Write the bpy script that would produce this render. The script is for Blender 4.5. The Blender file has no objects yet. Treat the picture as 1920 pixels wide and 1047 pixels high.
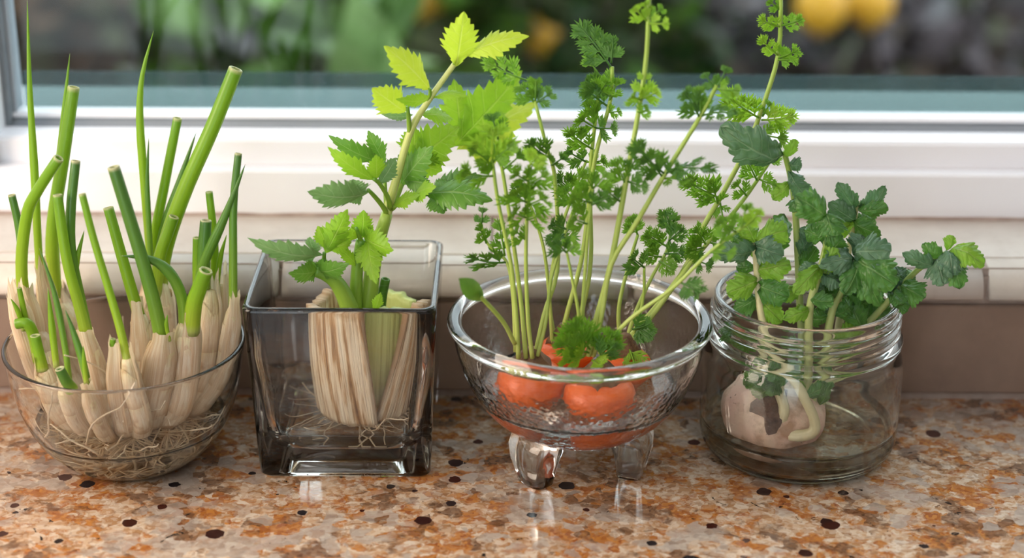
import bpy, bmesh, math, random
import numpy as np
from mathutils import Vector, Matrix, noise

# ------------------------------------------------------------------ camera
C = bpy.context.scene.collection
SC = bpy.context.scene
FPX, CX, CY = 3400.0, 960.0, 523.5
PITCH, ROLL, CAMP = math.radians(22.5), math.radians(0.35), Vector((0.0, -0.229, 0.405))
cam_d = bpy.data.cameras.new('camera')
cam = bpy.data.objects.new('camera', cam_d); C.objects.link(cam)
cam_d.sensor_width = 36.0
cam_d.lens = FPX * 36.0 / 1920.0
cam_d.clip_start = 0.01; cam_d.clip_end = 60
CAMR = Matrix.Rotation(math.pi/2 - PITCH, 3, 'X') @ Matrix.Rotation(ROLL, 3, 'Z')
cam.matrix_world = Matrix.Translation(CAMP) @ CAMR.to_4x4()
cam_d.dof.use_dof = True
cam_d.dof.focus_distance = 0.825
cam_d.dof.aperture_fstop = (cam_d.lens/1000.0) / 0.0145
SC.camera = cam

# ------------------------------------------------------------------ sky, lamps, exposure
world = bpy.data.worlds.new('sky'); SC.world = world
world.use_nodes = True
wn = world.node_tree
bgn = wn.nodes['Background']
bgn.inputs['Color'].default_value = (0.87, 0.94, 1.0, 1)
bgn.inputs['Strength'].default_value = 3.8

def area_lamp(name, loc, target, size, power, col):
    d = bpy.data.lights.new(name, 'AREA'); d.shape = 'RECTANGLE'
    d.size, d.size_y = size; d.energy = power; d.color = col
    o = bpy.data.objects.new(name, d); C.objects.link(o)
    o.location = loc
    o.rotation_euler = (Vector(target) - Vector(loc)).to_track_quat('-Z', 'Y').to_euler()
    return o
area_lamp('kitchen_lamp', (-0.88, 0.12, 0.46), (-0.15, 0.52, 0.05), (0.60, 0.60), 12.0, (1.0, 0.83, 0.68))

area_lamp('room_fill', (0.0, -0.75, 1.45), (0.0, -0.70, 0.0), (1.2, 0.9), 8.5, (1.0, 0.98, 1.0))  # soft fill from above, added to brighten the frame, counter and room
vs = SC.view_settings
vs.view_transform = 'Standard'; vs.look = 'None'; vs.gamma = 1.0; vs.use_curve_mapping = False
vs.exposure = 0.0
SC.cycles.max_bounces = 20
SC.cycles.transmission_bounces = 16
SC.cycles.transparent_max_bounces = 16
SC.cycles.sample_clamp_indirect = 14.0
SC.cycles.blur_glossy = 0.6

# ------------------------------------------------------------------ helpers
def at(px, py, Y):
    """point of the photograph's ray through (px, py) at world depth Y"""
    d = CAMR @ Vector(((px - CX)/FPX, -(py - CY)/FPX, -1.0))
    return CAMP + d * ((Y - CAMP.y) / d.y)
def pxm(px, py, Y):
    """metres per pixel at that point"""
    p = at(px, py, Y) - CAMP
    return -(CAMR.transposed() @ p).z / FPX

class MB:
    def __init__(s): s.v = []; s.f = []; s.la = []; s.ls = []
    def add(s, v, f, la=None, ls=None):
        o = len(s.v); s.v += [Vector(p) for p in v]
        s.f += [tuple(i + o for i in q) for q in f]
        s.la += list(la) if la is not None else [0.0]*len(v)
        s.ls += list(ls) if ls is not None else [0.0]*len(v)

ORI = {}
def mesh_of(name, mb, mat, org=Vector((0, 0, 0)), smooth=True):
    me = bpy.data.meshes.new(name)
    me.from_pydata([tuple(p - org) for p in mb.v], [], mb.f)
    a = me.attributes.new('la', 'FLOAT', 'POINT'); a.data.foreach_set('value', mb.la)
    a = me.attributes.new('ls', 'FLOAT', 'POINT'); a.data.foreach_set('value', mb.ls)
    if smooth: me.polygons.foreach_set('use_smooth', [True]*len(me.polygons))
    me.materials.append(mat); me.update()
    return me
def obj(name, mb, mat, parent=None, org=None, smooth=True, kind=None):
    if parent is not None: org = ORI[parent.name]
    org = Vector((0, 0, 0)) if org is None else Vector(org)
    o = bpy.data.objects.new(name, mesh_of(name, mb, mat, org, smooth)); C.objects.link(o)
    if parent is not None: o.parent = parent
    else: o.location = org
    ORI[o.name] = org
    if kind: o['kind'] = kind
    return o
def tag(o, label, cat=None, group=None, kind=None):
    o['label'] = label
    if cat: o['category'] = cat
    if group: o['group'] = group
    if kind: o['kind'] = kind
    return o
def thing(name, label, cat, loc, group=None, kind=None):
    o = bpy.data.objects.new(name, None); C.objects.link(o)
    o.location = loc; o.empty_display_size = 0.02
    ORI[o.name] = Vector(loc)
    return tag(o, label, cat, group, kind)

def spline(P, n):
    """Catmull-Rom through tuples of any length"""
    P = [np.array(p, float) for p in P]
    if len(P) == 2:
        return [P[0] + (P[1]-P[0])*t for t in np.linspace(0, 1, n)]
    Q = [2*P[0]-P[1]] + P + [2*P[-1]-P[-2]]
    out = []; m = len(P) - 1
    for t in np.linspace(0, m, n):
        i = min(int(t), m-1); u = t - i
        a, b, c, d = Q[i], Q[i+1], Q[i+2], Q[i+3]
        out.append(0.5*((2*b) + (c-a)*u + (2*a-5*b+4*c-d)*u*u + (3*b-a-3*c+d)*u**3))
    return out
def tube(mb, pts, rad, n=8, cap0=True, cap1='flat', rfun=None):
    """pts world points, rad radii; cap1 'flat' | 'point' | 'cut' (hollow cut end)"""
    pts = [Vector(p) for p in pts]; m = len(pts)
    tang = [(pts[min(i+1, m-1)] - pts[max(i-1, 0)]).normalized() for i in range(m)]
    a = Vector((1, 0, 0)) if abs(tang[0].x) < 0.8 else Vector((0, 1, 0))
    N = (a - tang[0]*a.dot(tang[0])).normalized()
    v = []; la = []; ls = []; f = []
    for i in range(m):
        N = (N - tang[i]*N.dot(tang[i])).normalized(); B = tang[i].cross(N)
        for k in range(n):
            th = 2*math.pi*k/n
            r = rad[i]*(rfun(i/(m-1), th) if rfun else 1.0)
            v.append(pts[i] + (N*math.cos(th) + B*math.sin(th))*r)
            la.append(i/(m-1)); ls.append(k/n)
    for i in range(m-1):
        for k in range(n):
            k2 = (k+1) % n
            f.append((i*n+k, i*n+k2, (i+1)*n+k2, (i+1)*n+k))
    if cap0: f.append(tuple(range(n-1, -1, -1)))
    e = (m-1)*n
    if cap1 == 'flat': f.append(tuple(e+k for k in range(n)))
    elif cap1 == 'cut':
        r = rad[-1]
        for j, (s, dz) in enumerate(((0.95, 0.12), (0.72, 0.10), (0.60, -1.6))):
            for k in range(n):
                p = pts[-1] + (v[e+k]-pts[-1])*s + tang[-1]*(dz*r)
                v.append(p); la.append(1.03 if j < 2 else 0.8); ls.append(k/n)
        for j in range(3):
            for k in range(n):
                k2 = (k+1) % n
                f.append((e+j*n+k, e+j*n+k2, e+(j+1)*n+k2, e+(j+1)*n+k))
        f.append(tuple(e+3*n+k for k in range(n)))
    mb.add(v, f, la, ls)
def lathe(mb, prof, n=64, axis=(0, 0), rf=None):
    """closed solid of revolution: prof list of (r, z); r = 0 ends are poles"""
    v = []; f = []; rings = []
    for (r, z) in prof:
        if r < 1e-7:
            rings.append([len(v)]); v.append(Vector((axis[0], axis[1], z)))
        else:
            ring = []
            for k in range(n):
                th = 2*math.pi*k/n
                rr = r*(rf(r, z, th) if rf else 1)
                ring.append(len(v)); v.append(Vector((axis[0]+rr*math.cos(th), axis[1]+rr*math.sin(th), z)))
            rings.append(ring)
    for a, b in zip(rings[:-1], rings[1:]):
        for k in range(n):
            k2 = (k+1) % n
            if len(a) == 1: f.append((a[0], b[k2], b[k]))
            elif len(b) == 1: f.append((a[k], a[k2], b[0]))
            else: f.append((a[k], a[k2], b[k2], b[k]))
    mb.add(v, f)
def smooth_prof(P, n): return [(max(0, float(p[0])), float(p[1])) for p in spline(P, n)]
def box(mb, x0, x1, y0, y1, z0, z1, ch=0.0):
    """box with chamfered edges"""
    bm = bmesh.new(); bmesh.ops.create_cube(bm, size=1)
    for v in bm.verts:
        v.co = Vector(((x0+x1)/2 + v.co.x*(x1-x0), (y0+y1)/2 + v.co.y*(y1-y0), (z0+z1)/2 + v.co.z*(z1-z0)))
    if ch: bmesh.ops.bevel(bm, geom=list(bm.edges), offset=ch, segments=1, affect='EDGES')
    bm.verts.index_update()
    mb.add([v.co.copy() for v in bm.verts], [tuple(v.index for v in q.verts) for q in bm.faces]); bm.free()
def prism(mb, prof, x0, x1):
    """(y, z) profile extruded along x"""
    n = len(prof)
    v = [(x0, y, z) for y, z in prof] + [(x1, y, z) for y, z in prof]
    f = [(i, (i+1) % n, n+(i+1) % n, n+i) for i in range(n)] + [tuple(range(n-1, -1, -1)), tuple(range(n, 2*n))]
    mb.add(v, f)

# ------------------------------------------------------------------ materials
class NT:
    def __init__(s, name):
        s.m = bpy.data.materials.new(name); s.m.use_nodes = True
        s.t = s.m.node_tree; s.t.nodes.clear()
        s.out = s.n('ShaderNodeOutputMaterial')
    def n(s, typ, **kw):
        x = s.t.nodes.new(typ)
        for k, v in kw.items(): setattr(x, k, v)
        return x
    def l(s, a, b): s.t.links.new(a, b)
    def put(s, sock, val):
        if isinstance(val, bpy.types.NodeSocket): s.l(val, sock)
        elif isinstance(val, (tuple, list)) and len(val) == 3 and sock.type == 'RGBA': sock.default_value = (*val, 1)
        else: sock.default_value = val
    def coord(s, scale=(1, 1, 1), kind='Object'):
        c = s.n('ShaderNodeTexCoord'); mp = s.n('ShaderNodeMapping'); mp.inputs['Scale'].default_value = scale
        s.l(c.outputs[kind], mp.inputs['Vector']); return mp.outputs[0]
    def noise(s, vec, scale, detail=4, rough=0.55, dist=0.0):
        x = s.n('ShaderNodeTexNoise'); s.l(vec, x.inputs['Vector'])
        x.inputs['Scale'].default_value = scale; x.inputs['Detail'].default_value = detail
        x.inputs['Roughness'].default_value = rough; x.inputs['Distortion'].default_value = dist
        return x.outputs['Fac']
    def voro(s, vec, scale, out='Distance', feature='F1', rnd=1.0):
        x = s.n('ShaderNodeTexVoronoi', feature=feature); s.l(vec, x.inputs['Vector'])
        x.inputs['Scale'].default_value = scale; x.inputs['Randomness'].default_value = rnd
        return x.outputs[out]
    def ramp(s, fac, stops, interp='LINEAR'):
        x = s.n('ShaderNodeValToRGB'); s.l(fac, x.inputs[0]); r = x.color_ramp; r.interpolation = interp
        while len(r.elements) < len(stops): r.elements.new(0.5)
        for e, (p, c) in zip(r.elements, stops):
            e.position = p; e.color = (*c, 1) if len(c) == 3 else c
        return x.outputs['Color']
    def fac(s, f, a, b):
        return s.ramp(f, [(a, (0, 0, 0)), (b, (1, 1, 1))])
    def mix(s, f, a, b, mode='MIX'):
        x = s.n('ShaderNodeMix', data_type='RGBA', blend_type=mode)
        s.put(x.inputs[0], f); s.put(x.inputs[6], a); s.put(x.inputs[7], b); return x.outputs[2]
    def math(s, op, a, b=0.0, clamp=False):
        x = s.n('ShaderNodeMath', operation=op, use_clamp=clamp); s.put(x.inputs[0], a); s.put(x.inputs[1], b); return x.outputs[0]
    def attr(s, name):
        x = s.n('ShaderNodeAttribute'); x.attribute_name = name; return x.outputs['Fac']
    def comb(s, x, y, z=0.0):
        c = s.n('ShaderNodeCombineXYZ'); s.put(c.inputs[0], x); s.put(c.inputs[1], y); s.put(c.inputs[2], z); return c.outputs[0]
    def bump(s, h, strength, dist=0.001):
        b = s.n('ShaderNodeBump'); s.l(h, b.inputs['Height']); b.inputs['Strength'].default_value = strength
        b.inputs['Distance'].default_value = dist; return b.outputs[0]
    def pr(s, col, rough=0.5, normal=None, spec=0.5, sss=None, coat=0.0):
        p = s.n('ShaderNodeBsdfPrincipled'); s.put(p.inputs['Base Color'], col); s.put(p.inputs['Roughness'], rough)
        p.inputs['Specular IOR Level'].default_value = spec; p.inputs['Coat Weight'].default_value = coat
        if sss:
            p.inputs['Subsurface Weight'].default_value = sss[0]; p.inputs['Subsurface Radius'].default_value = sss[1]
            p.inputs['Subsurface Scale'].default_value = sss[2]
        if normal is not None: s.l(normal, p.inputs['Normal'])
        return p.outputs[0]
    def mixsh(s, f, a, b):
        x = s.n('ShaderNodeMixShader'); s.put(x.inputs[0], f); s.l(a, x.inputs[1]); s.l(b, x.inputs[2]); return x.outputs[0]
    def done(s, sh): s.l(sh, s.out.inputs[0]); return s.m

def m_leaf(name, c_lo, c_hi, vein, transl, tcol, rough=0.42, nveins=6.0, bumpy=0.5):
    k = NT(name); la = k.attr('la'); ls = k.attr('ls'); ab = k.math('ABSOLUTE', ls)
    v = k.coord(); nz = k.noise(v, 140, 4)
    base = k.mix(k.fac(nz, 0.3, 0.7), c_lo, c_hi)
    st = k.math('FRACT', k.math('MULTIPLY', k.math('SUBTRACT', la, k.math('MULTIPLY', ab, 0.16)), nveins))
    tri = k.math('ABSOLUTE', k.math('SUBTRACT', st, 0.5))
    side = k.ramp(tri, [(0.0, (1, 1, 1)), (0.09, (0, 0, 0))])
    mid = k.ramp(ab, [(0.02, (1, 1, 1)), (0.07, (0, 0, 0))])
    vf = k.math('MAXIMUM', k.math('MULTIPLY', side, 0.55), mid)
    col = k.mix(k.math('MULTIPLY', vf, 0.65), base, vein)
    h = k.math('ADD', k.math('MULTIPLY', k.noise(v, 420, 3), 0.6), k.math('MULTIPLY', vf, -0.8))
    nb = k.bump(h, bumpy, 0.0006)
    p = k.pr(col, rough, nb, 0.4)
    t = k.n('ShaderNodeBsdfTranslucent'); k.put(t.inputs[0], k.mix(0.5, col, tcol))
    return k.done(k.mixsh(transl, p, t.outputs[0]))

def m_plain(name, c1, c2, scale=30, rough=0.5, bump=0.0, spec=0.5, detail=4):
    k = NT(name); v = k.coord(); nz = k.noise(v, scale, detail)
    nb = k.bump(k.noise(v, scale*3, 4), bump, 0.001) if bump else None
    return k.done(k.pr(k.mix(k.fac(nz, 0.3, 0.7), c1, c2), rough, nb, spec))

def m_granite():
    k = NT('granite'); v = k.coord(); v2 = k.coord((1, 1.2, 1))
    warp = k.n('ShaderNodeVectorMath', operation='MULTIPLY_ADD')
    nz = k.n('ShaderNodeTexNoise'); k.l(v, nz.inputs['Vector']); nz.inputs['Scale'].default_value = 170; nz.inputs['Detail'].default_value = 4
    k.l(nz.outputs['Color'], warp.inputs[0]); warp.inputs[1].default_value = (0.006, 0.006, 0.006); k.l(v2, warp.inputs[2])
    wv = warp.outputs[0]
    def cells(scale):
        x = k.n('ShaderNodeSeparateColor'); k.l(k.voro(wv, scale, 'Color'), x.inputs[0]); return x.outputs
    c1, c2, c3 = cells(225), cells(500), cells(125)
    cream = k.ramp(c1[0], [(0.0, (0.44, 0.24, 0.12)), (0.22, (0.66, 0.43, 0.27)), (0.45, (0.74, 0.58, 0.44)), (0.7, (0.52, 0.31, 0.18)), (0.85, (0.82, 0.70, 0.58)), (1.0, (0.60, 0.42, 0.30))], 'CONSTANT')
    fine = k.ramp(c2[0], [(0.0, (0.30, 0.15, 0.07)), (0.15, (0.62, 0.38, 0.20)), (0.4, (0.82, 0.66, 0.50)), (0.7, (0.88, 0.76, 0.64)), (0.9, (0.48, 0.26, 0.12))], 'CONSTANT')
    col = k.mix(0.42, cream, fine)
    rust = k.mix(c2[1], (0.34, 0.085, 0.012), (0.66, 0.27, 0.05))
    n1 = k.noise(wv, 45, 6, 0.68, 0.5)
    col = k.mix(k.math('MULTIPLY', k.fac(k.math('ADD', n1, k.math('MULTIPLY', k.math('SUBTRACT', c1[1], 0.5), 0.16)), 0.49, 0.57), 0.88), col, rust)
    n2 = k.noise(wv, 30, 6, 0.66, 0.4)
    col = k.mix(k.math('MULTIPLY', k.fac(k.math('ADD', n2, k.math('MULTIPLY', k.math('SUBTRACT', c3[1], 0.5), 0.18)), 0.535, 0.61), 0.85), col, k.mix(c2[2], (0.10, 0.045, 0.022), (0.30, 0.17, 0.10)))
    n3 = k.noise(v, 14, 3, 0.5, 0.3)
    col = k.mix(k.math('MULTIPLY', k.fac(k.math('ADD', n3, k.math('MULTIPLY', k.math('SUBTRACT', c3[0], 0.5), 0.3)), 0.54, 0.62), 0.7), col, k.mix(c1[2], (0.40, 0.34, 0.30), (0.66, 0.61, 0.56)))
    g = k.voro(v, 78, 'Distance'); gc = k.n('ShaderNodeSeparateColor'); k.l(k.voro(v, 78, 'Color'), gc.inputs[0])
    lim = k.math('MULTIPLY', k.math('SUBTRACT', gc.outputs[0], 0.45, True), 0.60)
    gm = k.math('LESS_THAN', k.math('ADD', g, k.math('MULTIPLY', k.math('SUBTRACT', k.noise(v, 330, 2), 0.5), 0.16)), lim)
    col = k.mix(gm, col, k.mix(k.fac(gc.outputs[1], 0.3, 0.7), (0.060, 0.014, 0.010), (0.020, 0.016, 0.020)))
    bk = k.noise(k.coord((1, 1.3, 1)), 60, 6, 0.65, 1.2)
    col = k.mix(k.fac(bk, 0.66, 0.68), col, (0.014, 0.012, 0.013))
    col = k.mix(1.0, col, (0.88, 0.86, 0.84), 'MULTIPLY')
    return k.done(k.pr(col, 0.11, None, 0.5))

def m_tile(name, c1, c2, rough=0.35):
    k = NT(name); v = k.coord(); w = k.coord((1, 1, 1), 'Object')
    n1 = k.noise(v, 22, 5, 0.6); n2 = k.noise(v, 160, 4)
    col = k.mix(k.fac(n1, 0.35, 0.65), c1, c2)
    col = k.mix(k.math('MULTIPLY', k.fac(n2, 0.55, 0.8), 0.15), col, (0.25, 0.19, 0.15))
    return k.done(k.pr(col, rough, k.bump(n2, 0.15, 0.0008), 0.4))

def m_glass(name, tint=(0.992, 0.997, 0.995), ior=1.44, hammered=None):
    k = NT(name); g = k.n('ShaderNodeBsdfGlass'); k.put(g.inputs['Color'], tint)
    g.inputs['Roughness'].default_value = 0.0; g.inputs['IOR'].default_value = ior
    if hammered:
        v = k.coord(); d = k.voro(v, hammered[0], 'Distance', 'SMOOTH_F1'); n = k.noise(v, hammered[0]*0.5, 2)
        sx = k.n('ShaderNodeSeparateXYZ'); k.l(v, sx.inputs[0])
        below = k.ramp(k.math('MULTIPLY', sx.outputs[2], 10.0), [(0.56, (1, 1, 1)), (0.64, (0, 0, 0))])
        h = k.math('MULTIPLY', k.math('ADD', d, k.math('MULTIPLY', n, 0.5)), below)
        k.l(k.bump(h, hammered[1], 0.0008), g.inputs['Normal'])
    return k.done(g.outputs[0])
def m_reflection_band(name, tint, veil, amount):  # see-through tint under a milky veil, a reflection put into colour
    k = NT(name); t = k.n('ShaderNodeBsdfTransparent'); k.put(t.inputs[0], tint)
    d = k.n('ShaderNodeBsdfDiffuse'); k.put(d.inputs[0], veil); tr = k.n('ShaderNodeBsdfTranslucent'); k.put(tr.inputs[0], veil)
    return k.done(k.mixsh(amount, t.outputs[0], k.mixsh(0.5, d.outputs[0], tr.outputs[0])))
def m_pane(name, tint, refl):
    k = NT(name); t = k.n('ShaderNodeBsdfTransparent'); k.put(t.inputs[0], tint)
    g = k.n('ShaderNodeBsdfGlossy'); g.inputs['Roughness'].default_value = 0.02
    fr = k.n('ShaderNodeFresnel'); fr.inputs[0].default_value = 1.45
    return k.done(k.mixsh(k.math('MULTIPLY', fr.outputs[0], refl), t.outputs[0], g.outputs[0]))

M = {}
M['granite'] = m_granite()
M['tile_face'] = m_tile('glazed_tile_face', (0.26, 0.185, 0.145), (0.19, 0.132, 0.102), 0.30)
M['tile_sill'] = m_tile('glazed_tile_sill', (0.60, 0.55, 0.50), (0.50, 0.44, 0.395), 0.32)
M['grout'] = m_plain('grout', (0.36, 0.29, 0.25), (0.26, 0.20, 0.17), 120, 0.9, 0.4)
M['paint'] = m_plain('wall_paint', (0.78, 0.74, 0.70), (0.74, 0.70, 0.66), 12, 0.7)
M['vinyl'] = m_plain('white_vinyl', (0.84, 0.85, 0.90), (0.80, 0.81, 0.87), 9, 0.28)
M['strip'] = m_plain('grey_glazing_strip', (0.34, 0.38, 0.43), (0.29, 0.33, 0.38), 20, 0.4)
M['gasket'] = m_plain('grey_gasket', (0.20, 0.23, 0.26), (0.15, 0.17, 0.20), 40, 0.5)
M['caulk'] = m_plain('brown_caulk', (0.30, 0.22, 0.19), (0.46, 0.37, 0.33), 90, 0.8, 0.4)
M['ledge'] = m_plain('outer_ledge_metal', (0.40, 0.43, 0.46), (0.30, 0.33, 0.36), 10, 0.3)
M['pane'] = m_pane('window_glass', (0.93, 0.96, 0.95), 0.4)
M['teal_reflection'] = m_reflection_band('teal_reflection_band', (0.72, 0.83, 0.81), (0.10, 0.135, 0.14), 0.42)  # reflection band of the window glass, painted as a milky teal tint
M['glass'] = m_glass('clear_glass')
M['glass_green'] = m_glass('jar_glass', (0.985, 0.997, 0.990), 1.47)
M['glass_hammer'] = m_glass('hammered_glass', (0.994, 0.996, 0.996), 1.48, (420, 0.30))
M['water'] = m_glass('water', (0.99, 0.995, 0.99), 1.33)
M['water_dim'] = m_glass('cloudy_water', (0.965, 0.945, 0.90), 1.33)

# ------------------------------------------------------------------ the setting
YW = 0.592                       # face of the tiled upstand
ZS = 0.072                       # top of the tiled sill
YF, ZF = 0.660, 0.0968           # window frame, lower face
ctop = MB(); box(ctop, -1.0, 1.0, 0.16, YW+0.006, -0.03, 0.0, 0.002)
counter = obj('countertop', ctop, M['granite'], org=(0, 0.4, 0))
tag(counter, 'polished orange and brown speckled granite countertop under the glass vessels', 'countertop')

wall = MB()
box(wall, -1.9, 2.1, YW+0.006, YF+0.09, -0.9, ZS-0.006)
box(wall, -1.9, -0.335, YF+0.002, YF+0.10, ZS-0.006, 1.5)
box(wall, 1.05, 2.1, YF+0.002, YF+0.10, ZS-0.006, 1.5)
box(wall, -0.335, 1.05, YF+0.002, YF+0.10, 1.02, 1.5)
wall_back = obj('wall_back', wall, M['paint'], smooth=False, kind='structure')
wall_back['label'] = 'painted wall around the window above the tiled upstand'
def shell_wall(name, label, *boxes):
    w = MB()
    for q in boxes: box(w, *q)
    obj(name, w, M['paint'], smooth=False, kind='structure')['label'] = label
shell_wall('ceiling', 'plain pale ceiling above the counter', (-1.9, 2.1, -2.2, YF+0.10, 1.5, 1.56))
shell_wall('wall_left', 'painted kitchen wall beyond the left end of the counter', (-1.96, -1.9, -2.2, YF+0.10, -0.9, 1.5))
shell_wall('wall_right', 'painted kitchen wall beyond the right end of the counter', (2.1, 2.16, -2.2, YF+0.10, -0.9, 1.5))
shell_wall('wall_front', 'kitchen wall opposite the window with an open doorway', (-1.9, -1.3, -2.26, -2.2, -0.9, 1.5), (-0.4, 2.1, -2.26, -2.2, -0.9, 1.5), (-1.3, -0.4, -2.26, -2.2, 1.2, 1.5))
shell_wall('floor', 'kitchen floor below the counter', (-1.9, 2.1, -2.2, YW, -0.95, -0.9))

upst = MB()
box(upst, -0.9, 0.9, YW+0.0022, YW+0.008, 0.0, ZS-0.005)
box(upst, -0.9, 0.9, YW+0.004, YF+0.03, ZS-0.010, ZS-0.0014)
tiled = obj('trim_1', upst, M['grout'], smooth=False, kind='structure', org=(0, YW, 0))
tiled['label'] = 'tiled upstand and window ledge with brown grout joints'
# tiles: upstand faces, rounded edge tiles, flat ledge tiles
JW = 0.0035; TW = 0.1735
def joint_x(px): return at(px, 520, YW).x
jx = joint_x(1850)
zb0, zb1 = 0.0555, ZS
bull_p = [(YW+0.003, zb0), (YW-0.0035, zb0+0.0008), (YW-0.0045, zb0+0.0022)]
for i in range(7):
    a = math.pi/2*i/6
    bull_p.append((YW-0.0045 + 0.0135*(1-math.cos(a)) + 0.0005*i, zb0+0.0045 + (ZS-zb0-0.0045)*math.sin(a)))
bull_p += [(YW+0.0135, ZS), (YW+0.0135, zb0)]
tm = MB(); prism(tm, bull_p, -TW/2+JW/2, TW/2-JW/2)
bull_me = mesh_of('edge_tile', tm, M['tile_sill'], Vector((0, 0, 0)))
tf = MB(); box(tf, -TW/2+JW/2, TW/2-JW/2, YW, YW+0.006, 0.004, zb0-0.0032, 0.0009)
face_me = mesh_of('upstand_tile', tf, M['tile_face'], Vector((0, 0, 0)), False)
ts = MB(); box(ts, -TW+0.0006, TW-0.0006, YW+0.0152, YF+0.02, ZS-0.006, ZS, 0.0006)
sill_me = mesh_of('ledge_tile', ts, M['tile_sill'], Vector((0, 0, 0)), False)
for i in range(-4, 2):
    xc = jx + TW/2 + i*TW
    for nm, me, dx in (('edge_tile', bull_me, 0), ('upstand_tile', face_me, 0.045), ('ledge_tile', sill_me, 0)):
        if nm == 'ledge_tile' and i % 2: continue
        if nm == 'ledge_tile': dx = at(282, 440, 0.63).x - (jx - TW*2.5) - TW
        o = bpy.data.objects.new(nm, me); C.objects.link(o); o.parent = tiled
        o.location = (xc+dx, -YW, 0)

# window: outer frame, sash, glazing bead, pane
XL = at(24, 215, 0.692).x        # left edge of the visible glass
win = thing('window_1', 'white vinyl window with a wide pane above the tiled ledge', None, (0, YF, ZS), kind='structure')
fb = MB(); prism(fb, [(YF, ZS-0.004), (YF, ZF-0.0012), (YF+0.0012, ZF), (YF+0.010, ZF), (YF+0.05, ZF), (YF+0.05, ZS-0.004)], -0.36, 1.08)
obj('frame_sill', fb, M['vinyl'], win, smooth=False)
ck = MB(); tube(ck, [(-0.33+i*0.02, YF-0.0002+0.0004*math.sin(i*1.7), ZS+0.0003+0.0003*math.sin(i*2.3)) for i in range(60)], [0.0013+0.0004*math.sin(i*3.1) for i in range(60)], 6)
obj('caulk_line', ck, M['caulk'], win)
YS0, YS1, ZR, YG = 0.671, 0.6885, 0.1105, 0.698
rail = MB(); prism(rail, [(YS0, ZF-0.001), (YS0, ZR-0.0018), (YS0+0.0018, ZR), (YS1, ZR+0.0004), (YS1+0.001, ZF), (YS1, ZF-0.001)], -0.34, 1.06)
obj('sash_rail', rail, M['vinyl'], win, smooth=False)
gr = MB(); box(gr, -0.34, 1.06, YS1+0.0005, YG+0.012, ZF, ZR-0.003)
obj('gasket', gr, M['gasket'], win, smooth=False)
zb = 0.1168
gs = MB(); prism(gs, [(YG-0.0035, ZR-0.006), (YG-0.0030, zb-0.0022), (YG+0.006, zb-0.0022), (YG+0.006, ZR-0.006)], XL-0.01, 1.04)
obj('glazing_strip', gs, M['strip'], win, smooth=False)
bead = MB(); prism(bead, [(YG-0.0045, zb-0.0024), (YG-0.0045, zb-0.0014), (YG-0.0036, zb-0.0004), (YG-0.002, zb), (YG+0.006, zb), (YG+0.006, zb-0.0024)], XL-0.01, 1.04)
obj('glazing_bead', bead, M['vinyl'], win, smooth=False)
b2 = MB(); prism(b2, [(YG-0.0060, ZR-0.004), (YG-0.0060, ZR+0.0010), (YG-0.0055, ZR+0.0016), (YG-0.0045, ZR+0.0016), (YG-0.0040, ZR+0.0010), (YG-0.0040, ZR-0.004)], XL-0.012, 1.04)
obj('bead_lip', b2, M['strip'], win, smooth=False)
# left, right and head members
st2 = MB(); box(st2, XL-0.0040, XL-0.0005, YG-0.009, YG+0.012, ZR-0.002, 1.0, 0.0005)
obj('gasket', st2, M['gasket'], win, smooth=False)
st3 = MB(); box(st3, XL-0.002, XL+0.0015, YG-0.003, YG+0.012, zb-0.001, 1.0, 0.0004)
obj('glazing_bead', st3, M['strip'], win, smooth=False)
fl = MB(); box(fl, -0.36, XL-0.0035, YF+0.001, YF+0.05, ZF-0.002, 1.02, 0.0012)
obj('frame_jamb', fl, M['vinyl'], win, smooth=False)
fr = MB(); box(fr, 1.02, 1.08, YF, YF+0.05, ZF-0.002, 1.02, 0.0012)
obj('frame_jamb', fr, M['vinyl'], win, smooth=False)
ft = MB(); box(ft, -0.36, 1.08, YF, YF+0.05, 0.98, 1.04, 0.0012)
obj('frame_head', ft, M['vinyl'], win, smooth=False)
pn = MB(); box(pn, XL-0.003, 1.03, YG+0.001, YG+0.0045, zb-0.004, 0.99)
obj('pane', pn, M['pane'], win, smooth=False)
tp = MB(); box(tp, XL-0.003, 1.03, YG+0.030, YG+0.034, 0.106, 0.1290)  # added sheet that carries the painted reflection band
tpo = obj('reflection_strip', tp, M['teal_reflection'], win, smooth=False)
tpo['label'] = 'low teal strip standing in for the reflection band in the pane'
og = MB(); box(og, XL-0.02, 1.05, YG+0.010, YG+0.075, 0.090, 0.1085, 0.002)
obj('outer_ledge', og, M['ledge'], win, smooth=False)

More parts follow.
